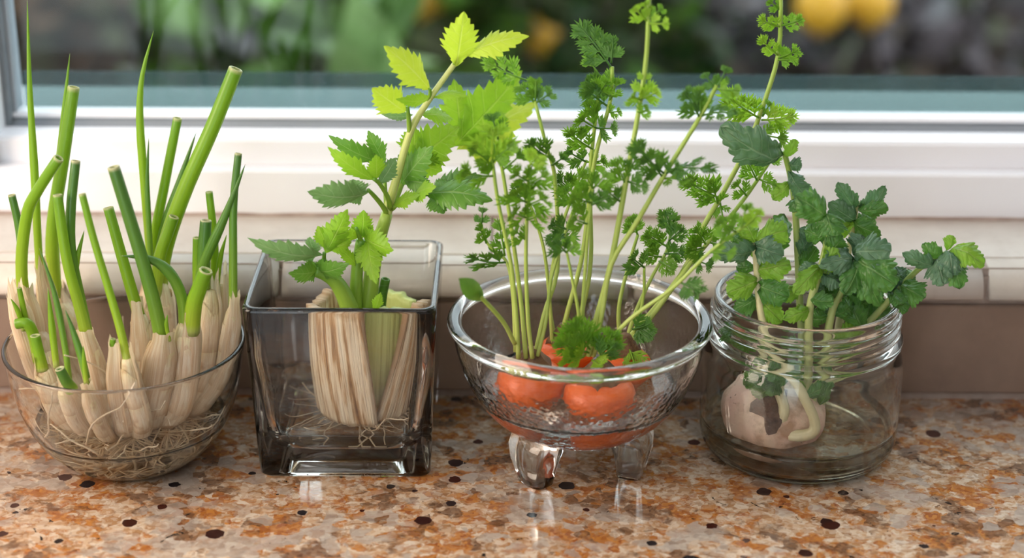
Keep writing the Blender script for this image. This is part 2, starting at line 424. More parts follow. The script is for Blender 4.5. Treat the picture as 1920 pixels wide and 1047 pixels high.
# ------------------------------------------------------------------ garden outside
def shrub(name, label, cat, px, py, Y, rx, ry, rz, count, lsize, mats, seed, zg=-0.75, group=None):
    random.seed(seed); c = at(px, py, Y)
    root = thing(name, label, cat, (c.x, c.y, zg), group)
    fs = [MB() for _ in mats]
    for i in range(count):
        while True:
            p = Vector((random.uniform(-1, 1), random.uniform(-1, 1), random.uniform(-1, 1)))
            if 0.25 < p.length < 1: break
        q = c + Vector((p.x*rx, p.y*ry, p.z*rz))
        d = Vector((random.gauss(0, 1), random.gauss(0, 1), random.gauss(0, 0.8))).normalized()
        s = d.cross(Vector((random.gauss(0, 1), random.gauss(0, 1), random.gauss(0, 1)))).normalized()
        L = lsize*random.uniform(0.6, 1.3); W = L*random.uniform(0.22, 0.34); nrm = d.cross(s)
        v = [q, q+d*L*0.35+s*W, q+d*L*0.75+s*W*0.7, q+d*L, q+d*L*0.75-s*W*0.7, q+d*L*0.35-s*W, q+d*L*0.5-nrm*W*0.3]
        fs[i % len(mats)].add(v, [(0, 1, 6), (1, 2, 6), (2, 3, 6), (3, 4, 6), (4, 5, 6), (5, 0, 6)])
    for mb, m in zip(fs, mats): obj('foliage', mb, m, root, kind='stuff')
    stm = MB()
    for i in range(5):
        e = c + Vector((random.uniform(-.6, .6)*rx, random.uniform(-.5, .5)*ry, random.uniform(0, .6)*rz))
        b = Vector((c.x+random.uniform(-.05, .05), c.y+random.uniform(-.05, .05), zg))
        pts = spline([b, (b+e)/2 + Vector((random.uniform(-.04, .04), 0, .05)), e], 8)
        tube(stm, pts, list(np.linspace(0.014, 0.004, 8)), 6)
    obj('stems', stm, M['bark'], root)
    return root
def gl(name, c1, c2): return m_plain(name, c1, c2, 14, 0.55, spec=0.2)
M['bark'] = m_plain('bark', (0.0620, 0.0434, 0.0310), (0.0310, 0.0217, 0.0155), 60, 0.9, 0.5)
M['soil'] = m_plain('soil', (0.0465, 0.0341, 0.0310), (0.0217, 0.0174, 0.0174), 5, 0.95, 0.6, 0.1)
M['g_brown'] = gl('dry_brown_leaf', (0.12, 0.066, 0.034), (0.045, 0.027, 0.018))
M['g_dark'] = gl('dark_green_leaf', (0.0136, 0.0372, 0.0062), (0.0074, 0.0186, 0.0062))
M['g_mid'] = gl('green_leaf', (0.0620, 0.1364, 0.0155), (0.0310, 0.0744, 0.0124))
M['g_lite'] = gl('pale_green_leaf', (0.1612, 0.2604, 0.0868), (0.1116, 0.1984, 0.0620))
M['g_olive'] = gl('olive_leaf', (0.0465, 0.0527, 0.0186), (0.0310, 0.0372, 0.0186))
M['g_grey'] = gl('silver_grey_leaf', (0.1860, 0.1798, 0.1922), (0.0992, 0.0992, 0.1085))
M['g_mauve'] = gl('grey_mauve_leaf', (0.1054, 0.0837, 0.0930), (0.0527, 0.0465, 0.0527))
M['lemon'] = m_plain('lemon_peel', (0.5580, 0.3100, 0.0124), (0.4960, 0.2356, 0.0062), 30, 0.4, 0.3)
M['stone'] = m_plain('garden_stone', (0.24, 0.23, 0.24), (0.12, 0.11, 0.115), 9, 0.85, 0.6)
gd = MB()
gn = 24
gv = []; gf = []
for i in range(gn+1):
    for j in range(gn+1):
        x = -6+12*i/gn; y = 0.9+9*j/gn
        gv.append((x, y, -0.75 + 0.05*noise.noise(Vector((x*1.3, y*1.3, 2))) + max(0, y-3.2)*0.16))
for i in range(gn):
    for j in range(gn):
        a = i*(gn+1)+j; gf.append((a, a+gn+1, a+gn+2, a+1))
gd.add(gv, gf)
grd = obj('garden_ground', gd, M['soil'], kind='structure'); grd['label'] = 'dark brown garden soil beyond the window'
shrub('brown_shrub', 'dry brown shrub blurred behind the tallest scallion leaf', 'shrub', 110, 60, 2.9, 0.34, 0.3, 0.26, 900, 0.09, [M['g_brown'], M['g_olive'], M['g_brown'], M['bark']], 11)
shrub('light_green_plant', 'pale green leafy plant blurred between scallions and celery', 'shrub', 440, 50, 2.3, 0.14, 0.14, 0.17, 260, 0.11, [M['g_mid'], M['g_lite'], M['g_olive'], M['g_grey'], M['g_mid']], 12)
shrub('broad_leaf_plant', 'low pale plant blurred just left of the celery leaves', 'shrub', 660, 160, 1.45, 0.07, 0.07, 0.05, 45, 0.10, [M['g_lite'], M['g_mid']], 13)
lt = shrub('lemon_tree', 'dark green lemon tree blurred behind the celery top', 'tree', 950, -10, 2.62, 0.30, 0.22, 0.22, 560, 0.11, [M['g_dark'], M['g_dark'], M['g_mid'], M['g_olive']], 14)
shrub('dark_shrub', 'dark green shrub blurred behind the carrot tops', 'shrub', 1270, 60, 3.55, 0.28, 0.25, 0.26, 700, 0.10, [M['g_dark'], M['g_mauve'], M['g_olive'], M['g_dark'], M['g_grey']], 15)
shrub('silver_shrub', 'grey mauve shrub blurred below the two hanging lemons', 'shrub', 1720, 90, 2.9, 0.36, 0.25, 0.18, 750, 0.08, [M['g_mauve'], M['g_grey'], M['g_mauve'], M['g_olive'], M['bark']], 16)
shrub('back_hedge', 'dark hedge filling the far end of the garden', 'hedge', 960, -60, 4.6, 2.6, 0.4, 0.62, 2600, 0.2, [M['g_dark'], M['g_mauve'], M['g_brown'], M['g_olive']], 17, zg=-0.5)
def lemon(px, py, Y, r, label):
    c = at(px, py, Y); root = thing('lemon', label, 'lemon', (c.x, c.y, c.z), 'lemons in the garden')
    mb = MB(); prof = [(0, c.z-r*1.32), (r*.14, c.z-r*1.27), (r*.26, c.z-r*1.14)] + \
        [(r*math.sin(a), c.z-r*1.12*math.cos(a)) for a in np.linspace(0.42, 2.9, 14)] + [(0, c.z+r*1.12)]
    lathe(mb, prof, 24, (c.x, c.y)); obj('fruit', mb, M['lemon'], root)
    s = MB(); tube(s, spline([(c.x, c.y, c.z+r*1.08), (c.x+.01, c.y, c.z+r*1.6), (c.x+.03, c.y+.02, c.z+r*2.6)], 6), [0.004]*6, 6); obj('stalk', s, M['g_mid'], root)
lemon(1540, 10, 2.30, 0.036, 'larger round lemon hanging behind the tall carrot stem')
lemon(1632, 4, 2.36, 0.034, 'lemon cut off by the photo top, farthest to the right')
lemon(1012, 62, 2.46, 0.030, 'small dim lemon blurred beside the celery tip leaf')
lemon(812, 14, 2.46, 0.032, 'dull lemon blurred above the topmost celery leaves')
# light green strap leaves
def strap(px0, py0, px1, py1, Y, w, label):
    a, b = at(px0, py0, Y), at(px1, py1, Y)
    root = thing('garden_stalk', label, 'stalk', (a.x, a.y, -0.75), 'pale stalks in the garden'); mb = MB()
    g = Vector((a.x, a.y, -0.75))
    tube(mb, spline([g, (g+a)/2+Vector((.01, 0, 0)), a, (a+b)/2, b], 12), list(np.linspace(w, w*.5, 12)), 6, cap1='point'); obj('stem', mb, M['g_lite'], root)
strap(575, 215, 585, 40, 1.8, 0.013, 'thick pale green stalk blurred midway between scallions and celery')
strap(520, 215, 480, 120, 1.8, 0.008, 'thin leaning green stalk blurred behind the tilted scallion tip')

# ------------------------------------------------------------------ glass vessels
BX, BY = at(243, 750, 0.530).x, 0.530          # scallion bowl
VX, VY = -0.0765, 0.5475                       # celery vase
FX, FY = at(1087, 605, 0.522).x, 0.522         # footed bowl
JX, JY = at(1502, 700, 0.543).x, 0.543         # jar

# scallion bowl
bo = smooth_prof([(0.026, 0.0), (0.030, 0.0018), (0.0385, 0.009), (0.0460, 0.0205), (0.0513, 0.036), (0.0550, 0.0580)], 28)
bi = smooth_prof([(0.0528, 0.0580), (0.0491, 0.036), (0.0438, 0.0215), (0.036, 0.0105), (0.025, 0.0042), (0.0, 0.0035)], 28)
rim = [(0.0539 + 0.00115*math.cos(a), 0.0583 + 0.0011*math.sin(a)) for a in np.linspace(0.2, math.pi-0.2, 6)]
mb = MB(); lathe(mb, [(0, 0.0008), (0.020, 0.0008), (0.023, 0.0)] + bo + rim + bi, 96, (BX, BY))
tag(obj('glass_bowl', mb, M['glass'], org=(BX, BY, 0)), 'plain round clear glass bowl crowded with scallions', 'bowl')
def bowl_in(z): return float(np.interp(z, [p[1] for p in reversed(bi)], [p[0] for p in reversed(bi)]))
def water_lathe(name, label, inner, zw, cx, cy, mat, grow=0.0006, n=80):
    pr = [(r+grow, z-grow) for r, z in inner if z < zw and r > 1e-5]
    pr = sorted(pr, key=lambda p: p[1])
    rw = float(np.interp(zw, [p[1] for p in sorted(inner, key=lambda q: q[1])], [p[0] for p in sorted(inner, key=lambda q: q[1])]))
    prof = [(0, pr[0][1])] + pr + [(rw+grow, zw+0.0006), (rw-0.001, zw), (0, zw)]
    mb = MB(); lathe(mb, prof, n, (cx, cy))
    o = obj(name, mb, mat, org=(cx, cy, 0)); tag(o, label, 'water', kind='stuff'); return o
water_lathe('bowl_water', 'shallow water around the scallion roots in the plain bowl', bi, 0.021, BX, BY, M['water_dim'])

# celery vase: square section loft
def rsq(hx, r, z, n=9, cx=VX, cy=VY):
    """rounded square loop; extra points just past each corner keep the flats flat"""
    out = []; d = (hx-r)*0.22
    for q, (sx, sy) in enumerate(((1, 1), (-1, 1), (-1, -1), (1, -1))):
        cxx, cyy = cx + sx*(hx-r), cy + sy*(hx-r)
        arc = [Vector((cxx + r*math.cos(math.pi/2*(q+i/(n-1))), cyy + r*math.sin(math.pi/2*(q+i/(n-1))), z)) for i in range(n)]
        a0 = math.pi/2*q; a1 = a0+math.pi/2
        t0 = Vector((-math.sin(a0), math.cos(a0), 0)); t1 = Vector((-math.sin(a1), math.cos(a1), 0))
        out += [arc[0]-t0*d, arc[0]-t0*d*0.04] + arc + [arc[-1]+t1*d*0.04, arc[-1]+t1*d]
    return out
def loft(mb, loops):
    n = len(loops[0]); v = [p for L in loops for p in L]; f = []
    for i in range(len(loops)-1):
        for k in range(n):
            k2 = (k+1) % n; f.append((i*n+k, i*n+k2, (i+1)*n+k2, (i+1)*n+k))
    f.append(tuple(range(n-1, -1, -1))); e = (len(loops)-1)*n; f.append(tuple(e+k for k in range(n)))
    mb.add(v, f)
HB, HT, VZ = 0.0395, 0.0432, 0.086
vin = [(HT-0.0030, 0.006, VZ-0.001), (HT-0.0040, 0.0065, 0.06), (HB-0.0030, 0.008, 0.030), (HB-0.0042, 0.010, 0.020), (HB-0.0065, 0.013, 0.0140), (HB-0.0120, 0.016, 0.0112), (HB-0.022, 0.012, 0.0105)]
mb = MB()
loft(mb, [rsq(0.026, 0.008, 0.0052), rsq(0.028, 0.008, 0.0048), rsq(0.030, 0.007, 0.0008), rsq(0.0315, 0.006, 0.0), rsq(HB-0.0012, 0.005, 0.0), rsq(HB, 0.005, 0.0015), rsq(HB+0.0005, 0.005, 0.012),
          rsq((HB+HT)/2, 0.005, 0.045), rsq(HT, 0.005, VZ-0.002), rsq(HT-0.0002, 0.005, VZ-0.0007), rsq(HT-0.0010, 0.0055, VZ), rsq(HT-0.0022, 0.0058, VZ)] + [rsq(*p) for p in vin])
vase = obj('square_vase', mb, M['glass'], org=(VX, VY, 0)); tag(vase, 'square tapered clear glass vase with thick base holding the celery', 'vase')
me = vase.data
for e in me.polygons: e.use_smooth = True
mb = MB()
loft(mb, [rsq(HB-0.022, 0.012, 0.0100), rsq(HB-0.0115, 0.016, 0.0107), rsq(HB-0.006, 0.013, 0.0135), rsq(HB-0.0037, 0.010, 0.0195), rsq(HB-0.0036, 0.010, 0.0216), rsq(HB-0.0052, 0.010, 0.0210)])
tag(obj('vase_water', mb, M['water'], org=(VX, VY, 0)), 'shallow clear water over celery roots in the square vase', 'water', kind='stuff')

# footed bowl
FR, FZ = 0.0603, 0.0713
fo = smooth_prof([(0.0, 0.0165), (0.014, 0.0170), (0.028, 0.0205), (0.0415, 0.0295), (0.0510, 0.0430), (0.0560, 0.0570), (0.0578, 0.0660)], 34)
fi = smooth_prof([(0.0553, 0.0665), (0.0530, 0.0560), (0.0480, 0.0435), (0.0390, 0.0315), (0.0265, 0.0235), (0.013, 0.0202), (0.0, 0.0197)], 34)
frim = [(0.0567 + 0.0033*math.cos(a), 0.0690 + 0.0026*math.sin(a)) for a in np.linspace(-0.9, math.pi+0.7, 16)]
fo = [(r, z*1.07) for r, z in fo]; fi = [(r, z*1.07) for r, z in fi]; frim = [(r, z+0.0690*0.07) for r, z in frim]
mb = MB(); lathe(mb, fo + frim + fi, 112, (FX, FY))
fbowl = thing('footed_bowl', 'hammered clear glass bowl on stubby feet holding the carrots', 'bowl', (FX, FY, 0))
obj('bowl_body', mb, M['glass_hammer'], fbowl)
for k, ang in enumerate((222, 342, 102)):
    a = math.radians(ang); dr = Vector((math.cos(a), math.sin(a), 0)); sd = Vector((dr.y, -dr.x, 0))
    c = Vector((FX, FY, 0)) + dr*0.0255
    loops = []
    for z, w, d, off in ((0.0, 0.0068, 0.0050, 0.0005), (0.0008, 0.0078, 0.0060, 0.0006), (0.006, 0.0095, 0.0066, 0.001), (0.0125, 0.0112, 0.0080, 0.0015), (0.019, 0.0128, 0.0090, 0.0005), (0.0255, 0.0125, 0.0070, -0.001)):
        L = []
        for i in range(20):
            th = 2*math.pi*i/20; cc, ss = math.cos(th), math.sin(th)
            sx = math.copysign(abs(cc)**0.55, cc); sy = math.copysign(abs(ss)**0.55, ss)
            L.append(c + sd*(w*sx) + dr*(off + d*sy) + Vector((0, 0, z)))
        loops.append(L)
    fm = MB(); loft(fm, loops); obj('foot', fm, M['glass'], fbowl)
water_lathe('footed_bowl_water', 'clear water around the orange carrots in the footed bowl', fi, 0.0410, FX, FY, M['water'])

# jar with a helical screw thread
jo = smooth_prof([(0.0, 0.0012), (0.030, 0.0008), (0.0375, 0.0), (0.0430, 0.0022), (0.0458, 0.0070), (0.0466, 0.0150), (0.0468, 0.035), (0.0462, 0.0480), (0.0440, 0.0540)], 44)
jneck = [(0.0432, 0.0555), (0.0438, 0.0568), (0.0452, 0.0578), (0.0456, 0.0592), (0.0450, 0.0606), (0.0430, 0.0616)]
zz = list(np.linspace(0.0622, 0.0765, 34))
jn2 = [(0.0425, z) for z in zz]
jr = [(0.0409 + 0.0016*math.cos(a), 0.0775 + 0.0013*math.sin(a)) for a in np.linspace(0, math.pi, 9)]
ji = smooth_prof([(0.0393, 0.0760), (0.0392, 0.0620), (0.0408, 0.0560), (0.0432, 0.0480), (0.0441, 0.035), (0.0440, 0.0150), (0.0428, 0.0085), (0.0385, 0.0052), (0.025, 0.0040), (0.0, 0.0036)], 44)
def thread(r, z, th):
    if not (0.062 < z < 0.077 and r > 0.0415): return 1.0
    b = 0.0
    for kk in range(-2, 4):
        zc = 0.0635 + 0.0052*(kk + th/(2*math.pi))
        b += math.exp(-((z-zc)/0.00095)**2)
    w = min(1, max(0, (z-0.0622)/0.0012)) * min(1, max(0, (0.0755-z)/0.0012))
    return 1.0 + 0.040*b*w
mb = MB(); lathe(mb, jo + jneck + jn2 + jr + ji, 112, (JX, JY), thread)
tag(obj('screw_top_jar', mb, M['glass_green'], org=(JX, JY, 0)), 'short clear glass jar with screw thread neck holding the turnip', 'jar')
water_lathe('jar_water', 'shallow water around the turnip in the screw neck jar', ji, 0.0165, JX, JY, M['water_dim'])

# ------------------------------------------------------------------ scallions
k = NT('scallion_leaf'); la = k.attr('la'); ls = k.attr('ls')
streak = k.noise(k.comb(k.math('MULTIPLY', ls, 26), k.math('MULTIPLY', la, 3)), 1.0, 3)
col = k.ramp(la, [(0.0, (0.62, 0.66, 0.26)), (0.12, (0.44, 0.60, 0.05)), (0.45, (0.28, 0.50, 0.022)), (0.985, (0.17, 0.38, 0.022)), (1.0, (0.62, 0.60, 0.34))])
col = k.mix(k.math('MULTIPLY', k.fac(streak, 0.35, 0.7), 0.35), col, (0.09, 0.24, 0.02))
p = k.pr(col, 0.34, None, 0.5); t = k.n('ShaderNodeBsdfTranslucent'); k.put(t.inputs[0], (0.45, 0.62, 0.05))
M['sc_leaf'] = k.done(k.mixsh(0.34, p, t.outputs[0]))
k = NT('scallion_leaf_dark'); la = k.attr('la'); ls = k.attr('ls')
streak = k.noise(k.comb(k.math('MULTIPLY', ls, 26), k.math('MULTIPLY', la, 3)), 1.0, 3)
col = k.ramp(la, [(0.0, (0.48, 0.58, 0.12)), (0.15, (0.24, 0.42, 0.035)), (0.5, (0.115, 0.28, 0.03)), (0.985, (0.065, 0.18, 0.035)), (1.0, (0.60, 0.58, 0.34))])
col = k.mix(k.math('MULTIPLY', k.fac(streak, 0.35, 0.7), 0.35), col, (0.05, 0.15, 0.02))
p = k.pr(col, 0.32, None, 0.5); t = k.n('ShaderNodeBsdfTranslucent'); k.put(t.inputs[0], (0.3, 0.5, 0.05))
M['sc_leaf_d'] = k.done(k.mixsh(0.2, p, t.outputs[0]))
k = NT('scallion_stalk'); la = k.attr('la'); ls = k.attr('ls')
streak = k.noise(k.comb(k.math('MULTIPLY', ls, 34), k.math('MULTIPLY', la, 2.5)), 1.0, 4)
blot = k.noise(k.coord(), 95, 4)
col = k.ramp(la, [(0.0, (0.66, 0.50, 0.33)), (0.2, (0.92, 0.81, 0.63)), (0.6, (0.96, 0.87, 0.70)), (1.0, (0.86, 0.80, 0.52))])
col = k.mix(k.math('MULTIPLY', k.fac(streak, 0.42, 0.66), 0.55), col, (0.66, 0.43, 0.23))
col = k.mix(k.math('MULTIPLY', k.fac(blot, 0.56, 0.68), 0.65), col, (0.44, 0.22, 0.08))
p = k.pr(col, 0.42, k.bump(streak, 0.5, 0.0008), 0.4); t = k.n('ShaderNodeBsdfTranslucent'); k.put(t.inputs[0], (0.9, 0.75, 0.5))
M['sc_stalk'] = k.done(k.mixsh(0.25, p, t.outputs[0]))
k = NT('papery_skin'); la = k.attr('la'); ls = k.attr('ls')
streak = k.noise(k.comb(k.math('MULTIPLY', ls, 40), k.math('MULTIPLY', la, 1.6)), 1.0, 4)
col = k.mix(k.fac(streak, 0.35, 0.7), (0.94, 0.84, 0.68), (0.66, 0.44, 0.25))
p = k.pr(col, 0.55, k.bump(streak, 0.6, 0.0008), 0.35); t = k.n('ShaderNodeBsdfTranslucent'); k.put(t.inputs[0], (0.95, 0.82, 0.6))
M['skin'] = k.done(k.mixsh(0.4, p, t.outputs[0]))
M['root'] = m_plain('pale_root', (0.80, 0.70, 0.54), (0.62, 0.48, 0.32), 90, 0.5)

rng = random.Random(5)
def green_leaf(root, pts, w, kind, dark=False):
    """pts: (px, py, Y) from base to tip, w width in px at the middle"""
    P = [at(*q) for q in pts]; n = 16
    s = spline([tuple(p) for p in P], n); r0 = w*0.5*pxm(*pts[len(pts)//2])
    if kind == 'p': rad = [r0*(0.95+0.1*math.sin(3*i/n))*min(1.0, ((1-i/(n-1))*2.1)**0.75+0.03) for i in range(n)]
    else: rad = [r0*(1.12-0.22*i/(n-1)) for i in range(n)]
    mb = MB(); tube(mb, s, rad, 10, cap1='cut' if kind == 'c' else 'flat', rfun=lambda t, th: 1+0.10*math.cos(2*th))
    obj('leaf', mb, M['sc_leaf_d' if dark else 'sc_leaf'], root)
def clampin(p, infl=0.0012):
    z = max(p.z, 0.0052); d = Vector((p.x-BX, p.y-BY)); rm = bowl_in(z)-infl
    if d.length > rm: d *= rm/d.length
    return Vector((BX+d.x, BY+d.y, z))
def scallion(label, stalk, w0, w1, leaves, skin=0.0, nroots=16):
    """stalk (px, py, Y) top to bottom; widths in px at top and bottom"""
    S = [at(*q) for q in stalk]
    bot = S[-1]
    zend = 0.0105 + 0.006*rng.random()
    e = Vector((BX + (bot.x-BX)*0.62, BY + (bot.y-BY)*0.62, zend))
    while (Vector((e.x-BX, e.y-BY)).length > bowl_in(zend)-0.008) and zend < 0.03:
        e.x = BX+(e.x-BX)*0.9; e.y = BY+(e.y-BY)*0.9
    Q = [e] + list(reversed(S)); n = 16
    s = [Vector(p) for p in spline([tuple(p) for p in Q], n)]
    sc = pxm(*stalk[0])*0.5
    rad = [sc*(w1*0.9 + (w0-w1*0.9)*(i/(n-1))**1.0)*(1 + 0.02*math.sin(i*0.9)) for i in range(n)]
    rad[0] *= 0.75; rad[-1] *= 0.58; rad[-2] *= 0.80; rad[-3] *= 0.93
    for i in range(n):                     # stay inside the glass
        p = s[i]
        if p.z < 0.055:
            d = Vector((p.x-BX, p.y-BY)); rm = bowl_in(max(p.z, 0.0045)) - rad[i]*1.02 - 0.0008
            if d.length > rm and rm > 0: d *= rm/d.length; s[i] = Vector((BX+d.x, BY+d.y, p.z))
    root = thing('scallion', label, 'scallion', (e.x, e.y, e.z), 'scallions regrowing in the glass bowl')
    ph = rng.random()*6
    mb = MB(); tube(mb, s, rad, 16, cap1='flat', rfun=lambda t, th: 1+0.05*math.cos(3*th+ph)+0.03*math.cos(7*th+4*t))
    obj('stalk', mb, M['sc_stalk'], root)
    # collar where the sheath ends
    for (f, ex) in ((0.90, 1.10), (0.66, 1.07)):
        i = int(f*(n-1)); cm = MB(); j0 = max(0, i-5)
        pts = s[j0:i+1]
        tube(cm, pts, [r*ex for r in rad[j0:i+1]], 16, cap0=False, cap1='none', rfun=lambda t, th: 1+0.05*math.cos(3*th+ph)+0.04*t*math.sin(5*th+ph))
        for q in range(16):
            cm.v[-16+q] += (pts[-1]-pts[-2]).normalized()*0.0035*math.sin(q*0.8+ph)
        obj('sheath', cm, M['sc_stalk'], root)
    skin = max(skin, 0.25)
    if skin > 0:
        km = MB(); v = []; f = []; la = []; ls = []; m = 14; nn = 12
        for i in range(nn):
            u = i/(nn-1); idx = 0.25 + u*0.9
            c = s[min(n-1, int(idx*(n-1)))] if idx <= 1 else s[-1] + (s[-1]-s[-3]).normalized()*(idx-1)*0.05
            rr = rad[min(n-1, int(min(1, idx)*(n-1)))]
            for j in range(m):
                th = ph + 4.3*j/(m-1); jag = 0.012*skin*noise.noise(Vector((j*0.7, ph, 1)))*(u > 0.85)
                R = rr*(1.12 + 0.55*u*u*skin + 0.10*math.sin(5*th+ph))
                v.append(c + Vector((math.cos(th)*R, math.sin(th)*R, jag))); la.append(u); ls.append(j/m)
        for i in range(nn-1):
            for j in range(m-1):
                a = i*m+j; f.append((a, a+1, a+m+1, a+m))
        km.add(v, f, la, ls); obj('papery_skin', km, M['skin'], root)
    rm_ = MB()
    for r in range(nroots):
        th = rng.uniform(0, 6.28); L = rng.uniform(0.03, 0.085); d = Vector((math.cos(th), math.sin(th), rng.uniform(-0.5, 0.25)))
        p = e + Vector((math.cos(th)*rad[0]*0.6, math.sin(th)*rad[0]*0.6, 0.0)); pts = [clampin(p)]
        for st_ in range(11):
            d = (d + Vector((rng.gauss(0, .24), rng.gauss(0, .24), rng.gauss(-0.03, .16)))).normalized()
            p = clampin(p + d*L/11); pts.append(p)
        tube(rm_, pts, list(np.linspace(0.00062, 0.00030, 12)), 5)
    obj('roots', rm_, M['root'], root, kind='stuff')
    for lf in leaves:
        pts, w, kd = lf[0], lf[1], lf[2]
        green_leaf(root, pts, w, kd, len(lf) > 3)

scallion('scallion with the very tallest thin pointed leaf, beside the window stile', [(78, 520, .560), (95, 600, .556), (120, 690, .552)], 34, 44,
         [([(80, 560, .559), (72, 470, .562), (65, 330, .566), (56, 170, .570), (51, -2, .574)], 14, 'p')], 0.8)
scallion('scallion with a thick cut leaf and a thinner one behind, below the window corner', [(112, 560, .572), (125, 630, .566), (140, 700, .560)], 40, 46,
         [([(108, 600, .571), (98, 480, .573), (102, 400, .575), (118, 300, .577), (138, 164, .580)], 23, 'c'),
          ([(112, 600, .574), (104, 420, .577), (116, 250, .580), (131, 100, .583)], 13, 'p')], 0.9)
scallion('scallion with a kinked leaf bending right across its neighbours', [(44, 560, .545), (60, 640, .544), (92, 720, .540)], 46, 50,
         [([(50, 600, .545), (40, 500, .542), (50, 405, .540), (68, 362, .538), (110, 297, .534)], 20, 'c'),
          ([(40, 600, .548), (42, 500, .550), (36, 430, .551), (22, 366, .552)], 15, 'c', 1),
          ([(75, 690, .528), (66, 640, .523), (52, 608, .520), (30, 608, .520)], 21, 'c')], 0.9)
scallion('scallion at the far left rim with short sprouts and peeling skin', [(30, 565, .528), (48, 630, .530), (80, 715, .530)], 38, 48,
         [([(45, 620, .524), (34, 585, .522), (20, 560, .521)], 9, 'p'), ([(52, 620, .525), (42, 570, .524), (36, 540, .524)], 10, 'c')], 1.0)
scallion('scallion with two side by side leaves, one dark tipped, above the cream sheath', [(164, 640, .518), (178, 700, .519), (194, 760, .520)], 42, 46,
         [([(166, 650, .518), (150, 580, .520), (128, 500, .522), (116, 430, .524), (108, 366, .526)], 19, 'c'),
          ([(170, 650, .521), (150, 560, .524), (133, 470, .527), (133, 390, .530), (142, 302, .533)], 18, 'c', 1),
          ([(140, 560, .526), (142, 500, .527), (158, 432, .530)], 11, 'p')])
scallion('front scallion with a slim leaf leaning up to the upper left', [(238, 672, .499), (250, 730, .502), (266, 790, .506)], 34, 42,
         [([(241, 690, .499), (226, 620, .501), (203, 540, .505), (176, 450, .509), (154, 364, .513)], 14, 'c')])
scallion('stubby front scallion with a dried frayed top', [(220, 668, .505), (224, 730, .507), (234, 790, .509)], 40, 46,
         [([(212, 690, .504), (210, 660, .503), (212, 636, .503)], 11, 'c')], 0.5)
scallion('scallion with a thick dark cut leaf slanting to the left', [(304, 642, .516), (298, 690, .518), (288, 750, .520)], 54, 60,
         [([(306, 660, .516), (296, 600, .516), (276, 520, .516), (246, 420, .516), (213, 314, .516)], 24, 'c', 1),
          ([(318, 640, .513), (312, 610, .512), (314, 590, .512)], 7, 'p')])
scallion('scallion with a pale short leaf behind the dark slanting leaf', [(262, 590, .540), (268, 650, .537), (262, 720, .532)], 38, 42,
         [([(275, 640, .538), (254, 570, .541), (228, 480, .544), (203, 390, .547)], 20, 'c')])
scallion('scallion with a tall hooked thin leaf and a fine tip beside it', [(282, 540, .568), (268, 610, .562), (255, 690, .556)], 34, 40,
         [([(282, 560, .568), (280, 470, .570), (270, 340, .573), (262, 220, .576), (267, 140, .578), (288, 58, .580)], 14, 'p'),
          ([(284, 560, .566), (280, 440, .568), (276, 340, .570), (279, 258, .572)], 9, 'p', 1)], 0.7)
scallion('scallion with the broad leaf slanting far right to a cut tip', [(300, 530, .556), (305, 600, .554), (305, 680, .550)], 40, 46,
         [([(296, 560, .556), (308, 470, .558), (345, 360, .560), (398, 240, .562), (442, 130, .564)], 27, 'c'),
          ([(290, 560, .552), (300, 480, .551), (314, 440, .551), (326, 407, .551)], 20, 'c')], 0.6)
scallion('scallion with two slender leaves rising between the tall and broad ones', [(292, 545, .575), (285, 610, .570), (280, 680, .562)], 32, 38,
         [([(286, 560, .575), (288, 460, .576), (308, 350, .578), (333, 222, .580)], 17, 'c'),
          ([(292, 560, .573), (302, 450, .574), (335, 345, .576), (368, 248, .578)], 14, 'p', 1)], 0.6)
scallion('scallion with a dark leaf curling over and a stout short one', [(352, 604, .522), (348, 670, .524), (338, 750, .524)], 52, 58,
         [([(346, 625, .522), (341, 560, .522), (318, 512, .520), (280, 486, .518), (228, 480, .514)], 20, 'p', 1),
          ([(358, 625, .520), (364, 570, .518), (374, 540, .517), (386, 508, .515)], 27, 'c')])
scallion('scallion with a long leaf leaning right to a dark point', [(392, 545, .545), (390, 620, .543), (378, 710, .540)], 38, 46,
         [([(372, 560, .542), (380, 500, .542), (420, 410, .542), (460, 308, .542)], 17, 'p', 1),
          ([(382, 560, .547), (382, 480, .549), (386, 414, .551)], 22, 'c', 1),
          ([(372, 560, .550), (370, 500, .551), (370, 446, .552)], 17, 'c')], 0.8)
scallion('scallion with a short cut leaf standing behind the stout stubs', [(412, 535, .558), (408, 610, .556), (398, 690, .552)], 32, 42,
         [([(402, 570, .557), (402, 460, .560), (392, 360, .563)], 14, 'c'), ([(405, 560, .553), (412, 490, .552), (425, 440, .551)], 9, 'p')], 0.9)
scallion('scallion with a slim upright leaf next to the square vase', [(437, 578, .537), (432, 630, .538), (415, 705, .538)], 30, 40,
         [([(437, 595, .537), (437, 480, .540), (438, 380, .543), (447, 288, .546)], 14, 'c', 1)], 0.4)
scallion('small front scallion with a thin leaf rising beside the dried stub', [(168, 738, .492), (178, 770, .497), (190, 800, .502)], 30, 34,
         [([(169, 745, .492), (158, 690, .494), (140, 630, .497), (122, 580, .500)], 13, 'p', 1), ([(162, 720, .491), (158, 680, .491), (156, 648, .491)], 8, 'p')])
scallion('front left scallion with a very thin leaf and a cut stub', [(122, 726, .500), (130, 750, .504), (146, 790, .510)], 32, 40,
         [([(132, 728, .499), (120, 640, .502), (102, 550, .505), (74, 466, .509)], 11, 'p', 1),
          ([(136, 730, .497), (124, 715, .495), (112, 692, .494)], 20, 'c', 1)])
scallion('left scallion with a thin straight leaf over a wide cream stalk', [(84, 690, .512), (94, 725, .514), (112, 770, .517)], 44, 46,
         [([(106, 690, .510), (98, 620, .512), (90, 540, .514)], 12, 'p'), ([(80, 695, .511), (72, 660, .511), (66, 630, .511)], 20, 'c')])

